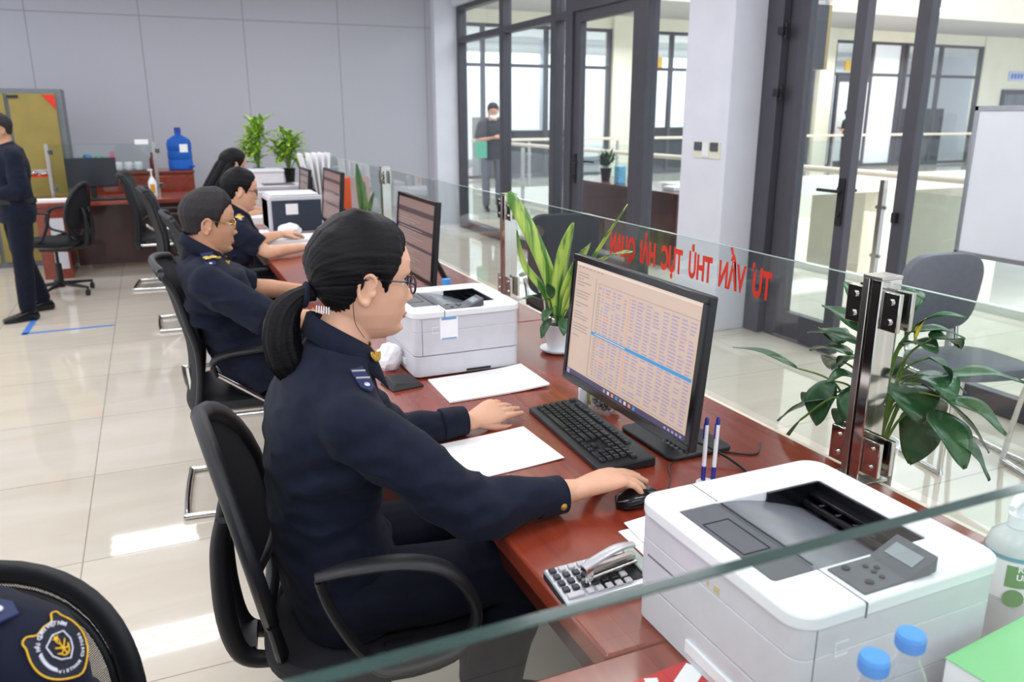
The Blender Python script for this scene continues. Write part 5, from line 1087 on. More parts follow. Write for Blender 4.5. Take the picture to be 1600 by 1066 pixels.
def head_grid(n=84, rings=84, fn=None):
    th = np.linspace(0, 2 * PI, n, endpoint=False); zz = np.linspace(-.118, .115, rings); TH, Z = np.meshgrid(th, zz); x, y = head_point(TH, Z)
    if fn is not None: x, y, Z = fn(TH, Z, x, y)
    v = np.stack([x, y, Z], -1).reshape(-1, 3); f = []
    for i in range(rings - 1):
        for k in range(n): k2 = (k + 1) % n; f.append((i * n + k, i * n + k2, (i + 1) * n + k2, (i + 1) * n + k))
    f += [tuple(range(n))[::-1], tuple((rings - 1) * n + k for k in range(n))]
    return v, f
def ear(mb, T, s):
    c = Vector((-.008, s * .074, -.008)); A = T @ tmat(c, (0, R(10), s * R(22)))
    mb.ell((0, 0, 0), (.017, .005, .029), seg=20, rings=14, T=A)
    P = [(.006, s * .003, -.026), (-.006, s * .007, -.024), (-.015, s * .010, -.006), (-.017, s * .010, .012), (-.008, s * .009, .028), (.006, s * .006, .029), (.013, s * .003, .016), (.010, s * .003, .006)]
    mb.tube(P, [.0055, .005, .0045, .0045, .0045, .0042, .0038, .003], 8, T=A, smooth=4); mb.ell((.012, s * .003, -.006), (.005, .004, .008), T=A); mb.ell((0.002, s * .004, -.026), (.0075, .005, .009), T=A)
def head_T(c, yaw=0, pitch=0, roll=0, sc=1.0): return Matrix.Translation(c) @ Matrix.Rotation(yaw, 4, 'Z') @ Matrix.Rotation(pitch, 4, 'Y') @ Matrix.Rotation(roll, 4, 'X') @ Matrix.Scale(sc, 4)
def V3(p): return Vector(p)
def ik(S_, W_, lu, lf, hint):
    d = W_ - S_; L = d.length; L = min(L, (lu + lf) * .999); d.normalize(); a = (lu * lu - lf * lf + L * L) / (2 * L); h = math.sqrt(max(0, lu * lu - a * a)); hv = V3(hint) - d * V3(hint).dot(d); hv.normalize(); return S_ + d * a + hv * h
def hand(mb, nails, W_, d, n, side, curls=(.25, .25, .3, .35), sc=1.0, thumb=(.7, .55, -.25), spread=.06):
    """W_ wrist; d pointing to the fingers; n out of the back of the hand; side +1 left / -1 right"""
    d = V3(d).normalized(); n = (V3(n) - d * V3(n).dot(d)).normalized(); t = n.cross(d) * (-side); g = lambda k, o, u: W_ + (d * k + t * o + n * u) * sc
    mb.loft([(g(-.02, 0, 0), .026 * sc, .019 * sc, t, n, 2.2), (g(.005, 0, 0), .027 * sc, .0185 * sc, t, n, 2.2), (g(.03, .002, 0), .034 * sc, .0175 * sc, t, n, 2.4), (g(.06, .001, .001), .040 * sc, .0155 * sc, t, n, 2.6), (g(.083, 0, .001), .040 * sc, .013 * sc, t, n, 2.6), (g(.094, 0, 0), .037 * sc, .0105 * sc, t, n, 2.6)], 24)
    for k, (o, L, r) in enumerate(((.0285, .070, .0087), (.0095, .078, .0089), (-.0095, .072, .0085), (-.0275, .056, .0076))):
        p = g(.082, o, 0); a = 0; fd = (d + t * (o * spread / .028)).normalized(); pts = [p - fd * .012 * sc, p]; c = curls[k] if not isinstance(curls[k], tuple) else None; cs = curls[k] if c is None else (c, c * 1.25, c * .8)
        for q, fr in enumerate((.46, .30, .24)):
            a += cs[q]; p = p + (fd * math.cos(a) - n * math.sin(a)) * (L * fr + (.004 if q == 0 else 0)) * sc; pts.append(p)
        rr = [r * sc * 1.1, r * sc * 1.1, r * sc, r * sc * .93, r * sc * .78]; mb.tube(pts, rr, 12)
        for q in range(1, 5): mb.ell(pts[q], (rr[q] * 1.0,) * 3, seg=12, rings=8)
        if nails is not None:
            fd2 = (pts[4] - pts[3]).normalized(); nn = n * math.cos(a) + fd * math.sin(a); tt = fd2.cross(nn); Rm_ = Matrix((fd2, tt, nn)).transposed().to_4x4(); Rm_.translation = pts[4] - fd2 * .001 * sc + nn * rr[4] * .74; nails.ell((0, 0, 0), (.0062 * sc, .0048 * sc, .0018 * sc), T=Rm_, seg=12, rings=8)
    p = g(.022, .020, -.004); td = (d * thumb[0] + t * thumb[1] + n * thumb[2]).normalized(); pts = [p]; bend = (d * .9 - t * .15 + n * thumb[2]).normalized()
    for L, q in ((.042, 0), (.034, .35), (.024, .6)): dd = (td * (1 - q) + bend * q).normalized(); p = p + dd * L * sc; pts.append(p)
    rr = [.015 * sc, .012 * sc, .0098 * sc, .0078 * sc]; mb.tube(pts, rr, 12)
    for q in range(4): mb.ell(pts[q], (rr[q],) * 3, seg=12, rings=8)
    if nails is not None:
        fd2 = (pts[3] - pts[2]).normalized(); tt = fd2.cross(n).normalized(); nn = tt.cross(fd2); Rm_ = Matrix((fd2, tt, nn)).transposed().to_4x4(); Rm_.translation = pts[3] + nn * rr[3] * .74; nails.ell((0, 0, 0), (.0065 * sc, .005 * sc, .0018 * sc), T=Rm_, seg=12, rings=8)
def limb(mb, pts, rr, seg=20, smooth=6):
    mb.tube([tuple(p) for p in pts], rr, seg, smooth=smooth)
    mb.ell(tuple(pts[0]), (rr[0],) * 3, seg=seg); mb.ell(tuple(pts[-1]), (rr[-1],) * 3, seg=seg)
def torso(mb, P, grow=0., male=False, lo=-.06, hi=1.0, sw=.16):
    """P: dict pelvis waist chest shoulder neck -> points"""
    pe, wa, ch, sh, nk = (V3(P[k]) for k in ('pelvis', 'waist', 'chest', 'shoulder', 'neck')); ax = lambda a, b: (b - a).normalized(); Y = V3(P.get('side', (0, 1, 0)))
    def fw(u): v = Y.cross(u); return v.normalized()
    k = 1.1 if male else 1.0; g = grow; u0, u1, u2, u3 = ax(pe, wa), ax(wa, ch), ax(ch, sh), ax(sh, nk); S_ = []
    def add(c, a, b, u, p=2.3): S_.append((tuple(c), a + g, b + g, tuple(Y), tuple(fw(u)), p))
    add(pe + u0 * lo, .150 * k, .105 * k, u0); add(pe, (.172 if not male else .168) * k, .118 * k, u0); add(pe.lerp(wa, .5), .158 * k, .112 * k, u0); add(wa, (.130 if not male else .145) * k, .100 * k, u1); add(wa.lerp(ch, .5), .140 * k, .108 * k, u1)
    add(ch, .158 * k, .116 * k, u2, 2.5); add(ch.lerp(sh, .5), .166 * k, .110 * k, u2, 2.5); add(sh + u3 * -.01, sw * .98, .085 * k, u3, 2.5); add(sh + u3 * .015, sw * .78, .072 * k, u3); add(sh.lerp(nk, .55), .095, .062, u3); add(nk, .062, .056, u3)
    mb.loft(S_, 44)
def cloth_folds(amp, seed, centers=(), base=.35):
    def f(co, no):
        n1 = noise3(co * (1, 1, 2.2), 16, seed, 3); rid = 1 - np.abs(n1) * 2.2; a = np.full(len(co), base)
        for c, r_ in centers: a += np.exp(-(np.linalg.norm(co - np.array(c), axis=1) / r_) ** 2)
        n2 = noise3(co * (1, 1, 3), 34, seed + 5, 2); return co + no * (amp * (a * (rid - .4) + .35 * a * n2))[:, None]
    return f
def hair_part(t, T, hairline, thick, seed=3, groove=.0012, tie=None, mt=None, name='hair', n=180, rings=110, fade=None):
    def fn(TH, Z, x, y):
        x0, y0 = head_point(TH, Z, 0.0); hl = hairline(TH) + .002 * np.sin(TH * 37) + .0016 * np.sin(TH * 71 + 1); k = 1 / (1 + np.exp(-(Z - hl) / .0018)); th_ = .0035 + (thick(TH, Z) - .0035) * np.clip((Z - hl) / .035, 0, 1) ** .6
        if tie is not None: ph = np.arctan2(y0, Z - tie); 
        else: ph = TH
        g_ = np.random.default_rng(seed); gr = sum(np.sin(ph * w + g_.uniform(0, 6.28) + 6 * x0 * g_.uniform(-3, 3)) for w in (17, 29, 41, 63)) / 4
        r = np.sqrt(x0 ** 2 + y0 ** 2) + 1e-6; d = k * (th_ + groove * gr) + (1 - k) * (-.006); zz = Z + np.where(Z > .06, k * th_ * np.clip((Z - .06) / .055, 0, 1), 0)
        return x0 + x0 / r * d, y0 + y0 / r * d, zz
    v, f = head_grid(n, rings, fn); mb = M().add(v, f, T); return obj(name, mb, mt or m_hair, t, angle=180)
def glasses(t, T, mt, lens=True, w=.0235, h=.0165):
    g_ = M()
    for s in (-1, 1):
        P = [(.094 - .010 * abs(math.cos(a)) * 0 - .16 * abs(s * .032 + w * math.cos(a)) ** 1 * .42, s * .033 + w * math.cos(a), -.004 + h * math.sin(a) * (1 if math.sin(a) > 0 else 1.1)) for a in [2 * PI * k / 20 for k in range(20)]]
        g_.tube(P, .0023, 8, closed=True, T=T); g_.tube([P[0] if s > 0 else P[10], (.076, s * .069, .006), (.03, s * .0775, .011), (.004, s * .078, .014), (-.018, s * .075, .010)], .0015, 8, T=T, smooth=3)
    g_.tube([(.0925, -.010, .003), (.098, 0, .006), (.0925, .010, .003)], .0015, 8, T=T, smooth=3); o = obj('glasses', g_, mt, t, label='thin spectacles')
    l = M()
    for s in (-1, 1):
        P = [(.0925 - .067 * abs(s * .032 + w * math.cos(a)), s * .033 + w * .96 * math.cos(a), -.004 + h * .96 * math.sin(a)) for a in [2 * PI * k / 20 for k in range(20)]]; l.add(P, [tuple(range(20))], T)
    obj('lenses', l, m_glassp, o, smooth=False)
def face_bits(t, T):
    e = M(); ir = M(); br = M(); lp = M()
    for s in (-1, 1):
        e.ell((.066, s * .030, .001), (.0115, .0125, .0085), T=T, seg=16, rings=10); ir.ell((.0765, s * .030, .001), (.0022, .005, .005), T=T, seg=12, rings=8); br.tube([(.086, s * .014, .019), (.0835, s * .028, .023), (.074, s * .044, .018)], [.0016, .0022, .0010], 6, T=T, smooth=4)
        e.v; lid = M().tube([(.0735, s * .018, .001), (.0785, s * .028, .0075), (.0675, s * .0425, .002)], .0014, 6, T=T, smooth=4); br.merge(lid)
    lp.tube([(.078, -.020, -.0715), (.0862, -.008, -.0685), (.0872, 0, -.0695), (.0862, .008, -.0685), (.078, .020, -.0715)], [.001, .0030, .0030, .0030, .001], 8, T=T, smooth=4); lp.tube([(.078, -.018, -.0725), (.0855, 0, -.0765), (.078, .018, -.0725)], [.001, .0036, .001], 8, T=T, smooth=5)
    obj('eyes', e, mat('eye_white', S('e6e2df'), .2, noise=.02), t); obj('irises', ir, mat('iris_dark', S('2a1a14'), .15, noise=.1), t); obj('eyebrows', br, mat('brow_hair', S('2a2020'), .8, noise=.2), t); obj('lips', lp, mat('lip', S('b87468'), .45, noise=.08), t)
def shift(T, v): return Matrix.Translation(v) @ T
def person(name, label, loc, rz, P, head, arms, legs, skin, male=False, sw=.16, sleeve='long', voxel=.003, cvox=.005, seed=1, hands=True, shirt=None, trouser=None, face=True, cat='person', arm_r=(.047, .042, .034), shoes=True, group=None, glass_m=None, low=-.10):
    """all coordinates local: facing +x, left = +y"""
    t = thing(name, label, cat, loc, rz, group); b = M(); nails = M() if voxel < .0045 else None
    HT = head_T(*head); v, f = head_grid(); b.add(v, f, HT); ear(b, HT, 1); ear(b, HT, -1)
    nk = V3(P['neck']); hc = V3(head[0]); sc = head[4] if len(head) > 4 else 1; nt = HT @ V3((-.018, 0, -.055)); r = (.061 if male else .051) * sc
    b.tube([tuple(nk + V3((0, 0, -.05))), tuple(nk), tuple(nk.lerp(nt, .5)), tuple(nt)], [r * 1.35, r * 1.12, r, r * .98], 24, smooth=4)
    torso(b, P, -.012, male, sw=sw - .012)
    sj = []; el = []
    for A in arms:
        s_, S_, E_, W_ = A['s'], V3(A['sh']) + V3((0, 0, -.022)), V3(A['el']), V3(A['wr']); mid = E_.lerp(W_, .35)
        limb(b, [S_, S_.lerp(E_, .5), E_, mid, W_], [arm_r[0], arm_r[1] * .98, arm_r[1] * .90, arm_r[1] * .88, arm_r[2] * .70])
        d_ = V3(A.get('d', W_ - E_)); 
        if hands: hand(b, nails, W_ + d_.normalized() * .012, d_, A.get('n', (0, 0, 1)), s_, A.get('curl', (.25, .28, .3, .35)), A.get('hs', 1.0 if male else .93), A.get('thumb', (.7, .55, -.25)))
    for L in legs:
        h_, k_, a_ = V3(L['hip']), V3(L['knee']), V3(L['ank']); limb(b, [h_, h_.lerp(k_, .5), k_, k_.lerp(a_, .35), a_], [.075, .066, .052, .05, .034])
    me = remesh(b, voxel, 4 if voxel < .0045 else 2, .5, name + '_body'); obj('body', None, skin, t, me=me, angle=180)
    if nails is not None and nails.n: obj('fingernails', nails, mat('nail', S('dcb9ab'), .25, noise=.03), t)
    # shirt
    s = M(); torso(s, P, .010, male, lo=low, sw=sw); cen = []
    Ys = V3(P.get('side', (0, 1, 0))); sp = lambda y, z, a, b_: (tuple(V3(P['shoulder']) + Ys * y + V3((0, 0, z))), a, b_, (1, 0, 0), (0, 0, 1), 2)
    s.loft([sp(-(sw + .035), -.055, .048, .050), sp(-(sw + .005), -.040, .066, .060), sp(-sw * .6, -.020, .082, .062), sp(0, .0, .07, .06), sp(sw * .6, -.020, .082, .062), sp(sw + .005, -.040, .066, .060), sp(sw + .035, -.055, .048, .050)], 32)
    for A in arms:
        S_, E_, W_ = V3(A['sh']), V3(A['el']), V3(A['wr']); q = arm_r[0] + .017; S_ = S_ + V3((0, 0, -.018)); inn = Ys * (-.05 * A['s']); s.ell(tuple(S_ + inn + V3((0, 0, -.02))), (.088, .075, .085)); s.ell(tuple(S_ + inn * 1.2 + V3((0, 0, -.10))), (.095, .07, .10))
        if sleeve == 'long': limb(s, [S_, S_.lerp(E_, .5), E_, E_.lerp(W_, .40), E_.lerp(W_, .72)], [q, q * 1.02, q * .98, q * .80, q * .62]); cen.append((tuple(E_), .10))
        elif sleeve == 'short':
            k = A.get('sl', .86); e_ = S_.lerp(E_, k); dd = (E_ - S_).normalized(); s.tube([tuple(p) for p in (S_, S_.lerp(e_, .5), e_)], [q, q * 1.02, q * 1.02], 24, smooth=5); s.ell(tuple(S_), (q,) * 3)
        cen.append((tuple(S_ + V3((-.02, 0, -.12))), .10))
    cen.append((P['waist'], .16)); me = remesh(s, max(cvox, .0055), 22 if cvox < .008 else 6, .5, name + '_shirt', cloth_folds(.012 if voxel < .0055 else .008, seed, cen, .30)); sh = obj('shirt', None, shirt or m_navy, t, me=me, angle=180)
    # trousers
    if trouser is not False:
        tr = M(); pe = V3(P['pelvis']); tr.ell(tuple(pe + V3((0, 0, -.005))), (.125, .178, .105))
        for L in legs:
            h_, k_, a_ = V3(L['hip']), V3(L['knee']), V3(L['ank']); limb(tr, [h_, h_.lerp(k_, .5), k_, k_.lerp(a_, .4), a_.lerp(k_, .08)], [.092, .085, .072, .07, .062])
        me = remesh(tr, cvox * 1.3, 3, .5, name + '_trousers', cloth_folds(.006, seed + 20, [(L['knee'], .1) for L in legs])); obj('trousers', None, trouser or m_navy_trouser, t, me=me, angle=180)
    if shoes:
        for L in legs:
            a_ = V3(L['ank']); fd = V3(L.get('foot', (1, 0, 0))).normalized(); sd = V3((-fd.y, fd.x, 0)); c = lambda k, z: tuple(V3((a_.x, a_.y, 0)) + fd * k + V3((0, 0, z + a_.z - .085)))
            o = obj('shoe', M().loft([(c(-.075, .03), .02, .02, sd, (0, 0, 1), 2.6), (c(-.06, .04), .034, .038, sd, (0, 0, 1), 2.8), (c(-.0, .048), .038, .046, sd, (0, 0, 1), 2.8), (c(.07, .034), .042, .032, sd, (0, 0, 1), 2.8), (c(.13, .026), .042, .024, sd, (0, 0, 1), 2.8), (c(.18, .02), .026, .017, sd, (0, 0, 1), 2.4)], 24), m_blackgl, t)
    if face: face_bits(t, HT)
    if glass_m: glasses(t, HT, glass_m)
    return t, sh, HT
def collar(par, nk, side=(0, 1, 0), r=.066, h=.035, tilt=(.0, 0), open_a=.5, mt=None, slope=.62):
    """shirt collar folded down around the neck, high at the nape, open and low at the front"""
    v = []; f = []; n = 48; c0 = V3(nk)
    for i in range(n + 1):
        a = open_a + (2 * PI - 2 * open_a) * i / n; k = abs(i / n - .5) * 2; w = 12 * max(0, k - .55) / .45
        for (rr, z) in ((r + .014, -.085), (r + .002, -.02), (r - .002, h * .4), (r + .002, h), (r + .009, h * .8), (r + .024 + .012 * k ** 5, -.022 - .018 * k ** 5)):
            v.append((c0.x + rr * math.cos(a), c0.y + rr * math.sin(a) * .98, c0.z + z - slope * rr * math.cos(a) - .010 * k ** 4))
    for i in range(n):
        for j in range(5): q = i * 6 + j; f.append((q, q + 1, q + 7, q + 6))
    o = obj('collar', M().add(v, f), mt or m_navy, par, angle=60); s = o.modifiers.new('thick', 'SOLIDIFY'); s.thickness = .003; return o
from mathutils.bvhtree import BVHTree
def bvh(o): me = o.data; return BVHTree.FromPolygons([v.co.copy() for v in me.vertices], [tuple(p.vertices) for p in me.polygons])
def onto(tree, p, n, up=.004):
    """slide a point along -n onto the cloth"""
    p = V3(p); n = V3(n).normalized(); h = tree.ray_cast(p + n * .08, -n, .2)
    return (h[0] + n * up) if h[0] is not None else p
def epaulette(par, c, d, n, L=.11, w=.045, bars=3, mt=None):
    d = V3(d).normalized(); n = V3(n); n = (n - d * n.dot(d)).normalized(); s = n.cross(d); A = Matrix((d, s, n)).transposed().to_4x4(); A.translation = c
    o = obj('epaulette', M().prism([(-L / 2, -w / 2), (L * .38, -w * .42), (L / 2, 0), (L * .38, w * .42), (-L / 2, w / 2)], .005, A), mt or mat('epaulette_blue', S('1d2a55'), .6, noise=.1, nscale=200), par, bevel=.001)
    b = M()
    for k in range(bars): b.box((-.03 + k * .022, 0, .006), (.004, w * .86, .002), T=A)
    b.ell((.034, 0, .006), (.006, .006, .002), T=A); obj('silver_bars', b, mat('silver_bar', S('d8dbe2'), .3, .6, noise=.03), o); return o
def emblem(par, c, n, up_, s=.02, name='gold_emblem'):
    n = V3(n).normalized(); u = (V3(up_) - n * V3(up_).dot(n)).normalized(); r = u.cross(n); A = Matrix((r, u, n)).transposed().to_4x4(); A.translation = c; b = M()
    for k in range(9): a = R(200 + k * 17.5); b.ell((s * math.cos(a), s * math.sin(a), .002), (s * .34, s * .17, .002), (0, 0, a + 1.1), T=A, seg=10, rings=6); b.ell((s * .72 * math.cos(a), s * .72 * math.sin(a), .002), (s * .28, s * .13, .002), (0, 0, a + .3), T=A, seg=10, rings=6)
    b.ell((0, -s * .3, .003), (s * .28, s * .34, .002), T=A, seg=12, rings=6); return obj(name, b, m_gold, par)

m_hairm = mat('short_black_hair', S('201c1e'), .6, noise=.5, nscale=160, bump=1., bscale=300)
def hl_women(TH):
    a = np.abs((TH + PI) % (2 * PI) - PI); return np.interp(a, [0, .5, .9, 1.12, 1.28, 1.42, 1.62, 1.78, 2.1, 2.6, PI], [.080, .075, .056, .018, -.018, .010, .022, -.02, -.050, -.060, -.058])
def hl_man(TH):
    a = np.abs((TH + PI) % (2 * PI) - PI); return np.interp(a, [0, .5, .95, 1.15, 1.3, 1.42, 1.62, 1.78, 2.1, PI], [.076, .073, .058, .034, -.016, .010, .020, -.014, -.040, -.050])

# --- the ponytailed woman at the big monitor
B0 = V3((.30, 1.60, 0)); L_ = lambda x, y, z: (x - B0.x, y - B0.y, z)
P1 = dict(pelvis=L_(.29, 1.60, .61), waist=L_(.262, 1.60, .76), chest=L_(.276, 1.60, .93), shoulder=L_(.292, 1.60, 1.055), neck=L_(.318, 1.60, 1.125))
w1, s1, H1 = person('seated_person', 'person with ponytail and glasses in navy uniform using the mouse', tuple(B0), 0, P1, (L_(.374, 1.60, 1.255), R(-1), R(5), 0, 1.03),
    [dict(s=-1, sh=L_(.296, 1.437, 1.03), el=L_(.515, 1.365, .822), wr=L_(.752, 1.374, .808), d=(1, -.04, .13), n=(0, .05, 1), curl=((.30, .20, .12), (.32, .22, .14), (.42, .36, .24), (.50, .46, .30)), thumb=(.55, .7, -.45), hs=1.06),
     dict(s=1, sh=L_(.296, 1.763, 1.03), el=L_(.49, 1.85, .80), wr=L_(.70, 1.872, .792), d=(.95, .30, .10), n=(-.05, -.55, .85), curl=((.12, .10, .08), (.16, .14, .1), (.22, .25, .2), (.3, .35, .25)), thumb=(.8, .45, -.25), hs=1.0)],
    [dict(hip=L_(.30, 1.50, .60), knee=L_(.66, 1.47, .585), ank=L_(.55, 1.47, .10)), dict(hip=L_(.30, 1.70, .60), knee=L_(.70, 1.72, .585), ank=L_(.66, 1.70, .10))],
    m_skin, sw=.158, voxel=.0026, cvox=.0042, seed=3, glass_m=mat('dark_spectacles', S('23253a'), .25, noise=.05))
def th1(TH, Z):
    a = np.abs((TH + PI) % (2 * PI) - PI); return .008 + .009 * np.clip(Z / .1, 0, 1) + .006 * np.clip((a - 1.2) / 1.2, 0, 1) * np.clip((Z + .05) / .08, 0, 1)
hr = hair_part(w1, H1, hl_women, th1, 3, .0013, tie=-.02)
pt = M(); Pp = [H1 @ V3(p) for p in ((-.095, 0, -.028), (-.122, 0, -.034), (-.150, 0, -.065), (-.158, -.004, -.115), (-.146, -.006, -.160), (-.122, -.008, -.195), (-.10, -.01, -.215))]
def pony(mb, pts, rr, seg=72, seed=2, amp=.09):
    P, r_ = spline(np.array([tuple(p) for p in pts]), np.array(rr), 10); n = len(P); v = []; f = []; g_ = np.random.default_rng(seed); ph = [g_.uniform(0, 6.28) for _ in range(4)]
    for i in range(n):
        t = P[min(i + 1, n - 1)] - P[max(i - 1, 0)]; t /= np.linalg.norm(t); s = np.array((0, 1., 0)); q = np.cross(t, s); q /= np.linalg.norm(q)
        for k in range(seg): a = 2 * PI * k / seg; m_ = 1 + amp * (math.sin(9 * a + ph[0] + i * .06) + .7 * math.sin(17 * a + ph[1] - i * .05) + .6 * math.sin(31 * a + ph[2])) / 2; v.append(P[i] + r_[i] * m_ * (s * math.cos(a) * 1.0 + q * math.sin(a)))
    for i in range(n - 1):
        for k in range(seg): k2 = (k + 1) % seg; f.append((i * seg + k, i * seg + k2, (i + 1) * seg + k2, (i + 1) * seg + k))
    f += [tuple(range(seg))[::-1], tuple((n - 1) * seg + k for k in range(seg))]; return mb.add(v, f)
obj('ponytail', pony(pt, Pp, [.016, .017, .030, .036, .036, .028, .006]), m_hair, hr, angle=180)
tie = M(); a0 = H1 @ V3((-.113, 0, -.032)); tie.tube([tuple(a0 + V3((0.004 * math.sin(a) , .021 * math.cos(a), .021 * math.sin(a)))) for a in [2 * PI * k / 18 for k in range(18)]], .006, 8, closed=True); obj('hair_tie', tie, m_navy, hr)
bd = M()
for k in range(6): bd.cyl(tuple(H1 @ V3((-.098 + k * .004, -.040 - .0035 * k, -.044))), tuple(H1 @ V3((-.098 + k * .004, -.040 - .0035 * k, -.058))), .0016, 8)
obj('hair_clip', bd, m_chrome, hr, label='silver beaded clip')
for q in range(1): obj('loose_strand', M().tube([tuple(H1 @ V3(p)) for p in ((-.03, -.082, .0), (-.036 + .006 * q, -.076, -.03), (-.028 + .012 * q, -.066, -.075), (-.008 + .01 * q, -.058, -.105))], .0007, 6, smooth=5), m_hair, hr)
collar(s1, L_(.322, 1.60, 1.128), r=.058, h=.032, open_a=.40, slope=.62); tb1 = bvh(s1)
for q in (-1, 1): epaulette(s1, onto(tb1, L_(.332, 1.60 + q * .112, 1.10), (.1, q * .3, 1), .002), (.16, q * .9, -.40), (.25, q * .40, .88), L=.105, w=.034)
tc1_ = bvh([c for c in kids(s1) if c.name.startswith('collar')][0])
for q in (-1, 1):
    h = tc1_.ray_cast(V3(L_(.372, 1.60 + q * .2, 1.22)), V3((0, -q * .82, -.57)).normalized(), .5)
    if h[0] is not None: n_ = h[1] if h[1].dot(V3((0, q, .5))) > 0 else -h[1]; emblem(s1, h[0] + n_ * .006, n_, (.3, 0, 1), .019)
    else: emblem(s1, L_(.375, 1.60 + q * .07, 1.09), (.35, q * .8, .5), (.3, 0, 1), .019)
cf = M().loft([(L_(.655, 1.3705, .808), .044, .040, (0, 1, 0), (0, 0, 1), 2.3), (L_(.688, 1.372, .807), .0435, .0395, (0, 1, 0), (0, 0, 1), 2.3), (L_(.722, 1.3735, .806), .042, .038, (0, 1, 0), (0, 0, 1), 2.3)], 32); obj('cuff', cf, m_navy, s1, bevel=.002)
cf = M().loft([(L_(.62, 1.865, .800), .044, .040, (0, 1, 0), (0, 0, 1), 2.3), (L_(.655, 1.869, .800), .0425, .039, (0, 1, 0), (0, 0, 1), 2.3), (L_(.69, 1.871, .799), .041, .037, (0, 1, 0), (0, 0, 1), 2.3)], 32); obj('cuff', cf, m_navy, s1, bevel=.002)
obj('button', M().ell(L_(.704, 1.3315, .799), (.008, .0045, .008)), m_gold, s1, label='gold cuff button')

# --- the short-haired man at the second monitor
B0 = V3((.27, 3.35, 0))
P2 = dict(pelvis=L_(.30, 3.35, .61), waist=L_(.235, 3.35, .74), chest=L_(.185, 3.35, .90), shoulder=L_(.150, 3.35, 1.01), neck=L_(.150, 3.35, 1.065))
w2, s2, H2 = person('seated_person', 'person with short black hair and gold-rimmed glasses in navy uniform', tuple(B0), 0, P2, (L_(.186, 3.35, 1.172), R(-2), R(4), 0, 1.02),
    [dict(s=-1, sh=L_(.150, 3.165, .985), el=L_(.345, 3.05, .835), wr=L_(.585, 3.13, .80), d=(1, .05, -.02), sl=1.0), dict(s=1, sh=L_(.150, 3.535, .985), el=L_(.345, 3.62, .85), wr=L_(.60, 3.66, .80), d=(1, .1, -.02), sl=.95)],
    [dict(hip=L_(.30, 3.25, .60), knee=L_(.66, 3.2, .585), ank=L_(.62, 3.2, .10)), dict(hip=L_(.30, 3.45, .60), knee=L_(.68, 3.48, .585), ank=L_(.66, 3.48, .10))],
    m_skin2, male=True, sw=.185, sleeve='short', voxel=.0034, cvox=.006, seed=9, arm_r=(.052, .046, .038), glass_m=mat('gold_rim', S('c9a863'), .2, .8, noise=.03))
def th2(TH, Z): return .004 + .015 * np.clip((Z - .0) / .09, 0, 1) + .004 * np.clip(np.cos(TH), 0, 1) * np.clip(Z / .08, 0, 1)
hair_part(w2, H2, hl_man, th2, 5, .0016, mt=m_hairm, n=150, rings=90)
collar(s2, L_(.158, 3.35, 1.068), r=.070, h=.03, open_a=.45, slope=.6); tb2 = bvh(s2)
for s in (-1, 1): emblem(s2, L_(.228, 3.35 + s * .060, 1.028), (.55, s * .75, .45), (0, 0, 1), .015)
for s in (-1, 1):
    c = onto(tb2, L_(.165, 3.35 + s * .13, 1.05), (0, s * .3, 1), .002); e = epaulette(s2, c, (.1, s * .9, -.35), (0, s * .35, 1), L=.10, w=.045, bars=0)
    b = M(); c = (c.x + .005, c.y, c.z + .008); b.ell(c, (.032, .010, .006), (0, 0, s * -.9)).ell((c[0] + .012, c[1] - s * .0, c[2] + .003), (.012, .022, .005), (0, 0, .3)).ell((c[0] - .016, c[1], c[2] + .003), (.008, .018, .004), (0, 0, -.5)).box((c[0] + .03, c[1] - s * .03, c[2] - .006), (.02, .012, .006)); obj('gold_insignia', b, mat('pale_gold', S('e6c766'), .4, .4, noise=.1), e)

# --- the woman in glasses at the third desk
B0 = V3((.40, 5.02, 0))
P3 = dict(pelvis=L_(.38, 5.02, .61), waist=L_(.37, 5.02, .73), chest=L_(.40, 5.02, .86), shoulder=L_(.425, 5.02, .965), neck=L_(.445, 5.02, 1.02))
w3_, s3, H3 = person('seated_person', 'person with tied dark hair and glasses, bare forearm along the desk edge', tuple(B0), 0, P3, (L_(.470, 5.02, 1.147), R(-3), R(8), 0, 1.0),
    [dict(s=-1, sh=L_(.425, 4.87, .94), el=L_(.575, 4.83, .805), wr=L_(.80, 4.95, .80), d=(1, .25, 0), sl=.75), dict(s=1, sh=L_(.425, 5.17, .94), el=L_(.57, 5.28, .81), wr=L_(.72, 5.36, .83), d=(1, .2, 0), sl=.75)],
    [dict(hip=L_(.40, 4.94, .60), knee=L_(.74, 4.93, .585), ank=L_(.7, 4.93, .10)), dict(hip=L_(.40, 5.11, .60), knee=L_(.76, 5.13, .585), ank=L_(.72, 5.13, .10))],
    m_skin, sw=.150, sleeve='short', voxel=.0045, cvox=.008, seed=12, glass_m=MATS['dark_spectacles'])
hr3 = hair_part(w3_, H3, hl_women, th1, 6, .0015, tie=-.02, n=120, rings=70)
obj('hair_bun', pony(M(), [H3 @ V3(p) for p in ((-.085, 0, -.01), (-.12, 0, -.02), (-.145, 0, -.05), (-.14, 0, -.09), (-.12, 0, -.12))], [.02, .028, .03, .026, .006], 40), m_hair, hr3, angle=180)
collar(s3, L_(.452, 5.02, 1.022), r=.058, h=.03); c = onto(bvh(s3), L_(.44, 4.91, 1.0), (0, -.3, 1), .002); e = epaulette(s3, c, (.1, -.9, -.35), (0, -.35, 1), bars=0); obj('gold_insignia', M().ell((c.x, c.y, c.z + .006), (.014, .036, .005), (R(20), 0, 0)).ell((c.x, c.y - .01, c.z + .006), (.026, .012, .005), (R(20), 0, 0)), MATS['pale_gold'], e)

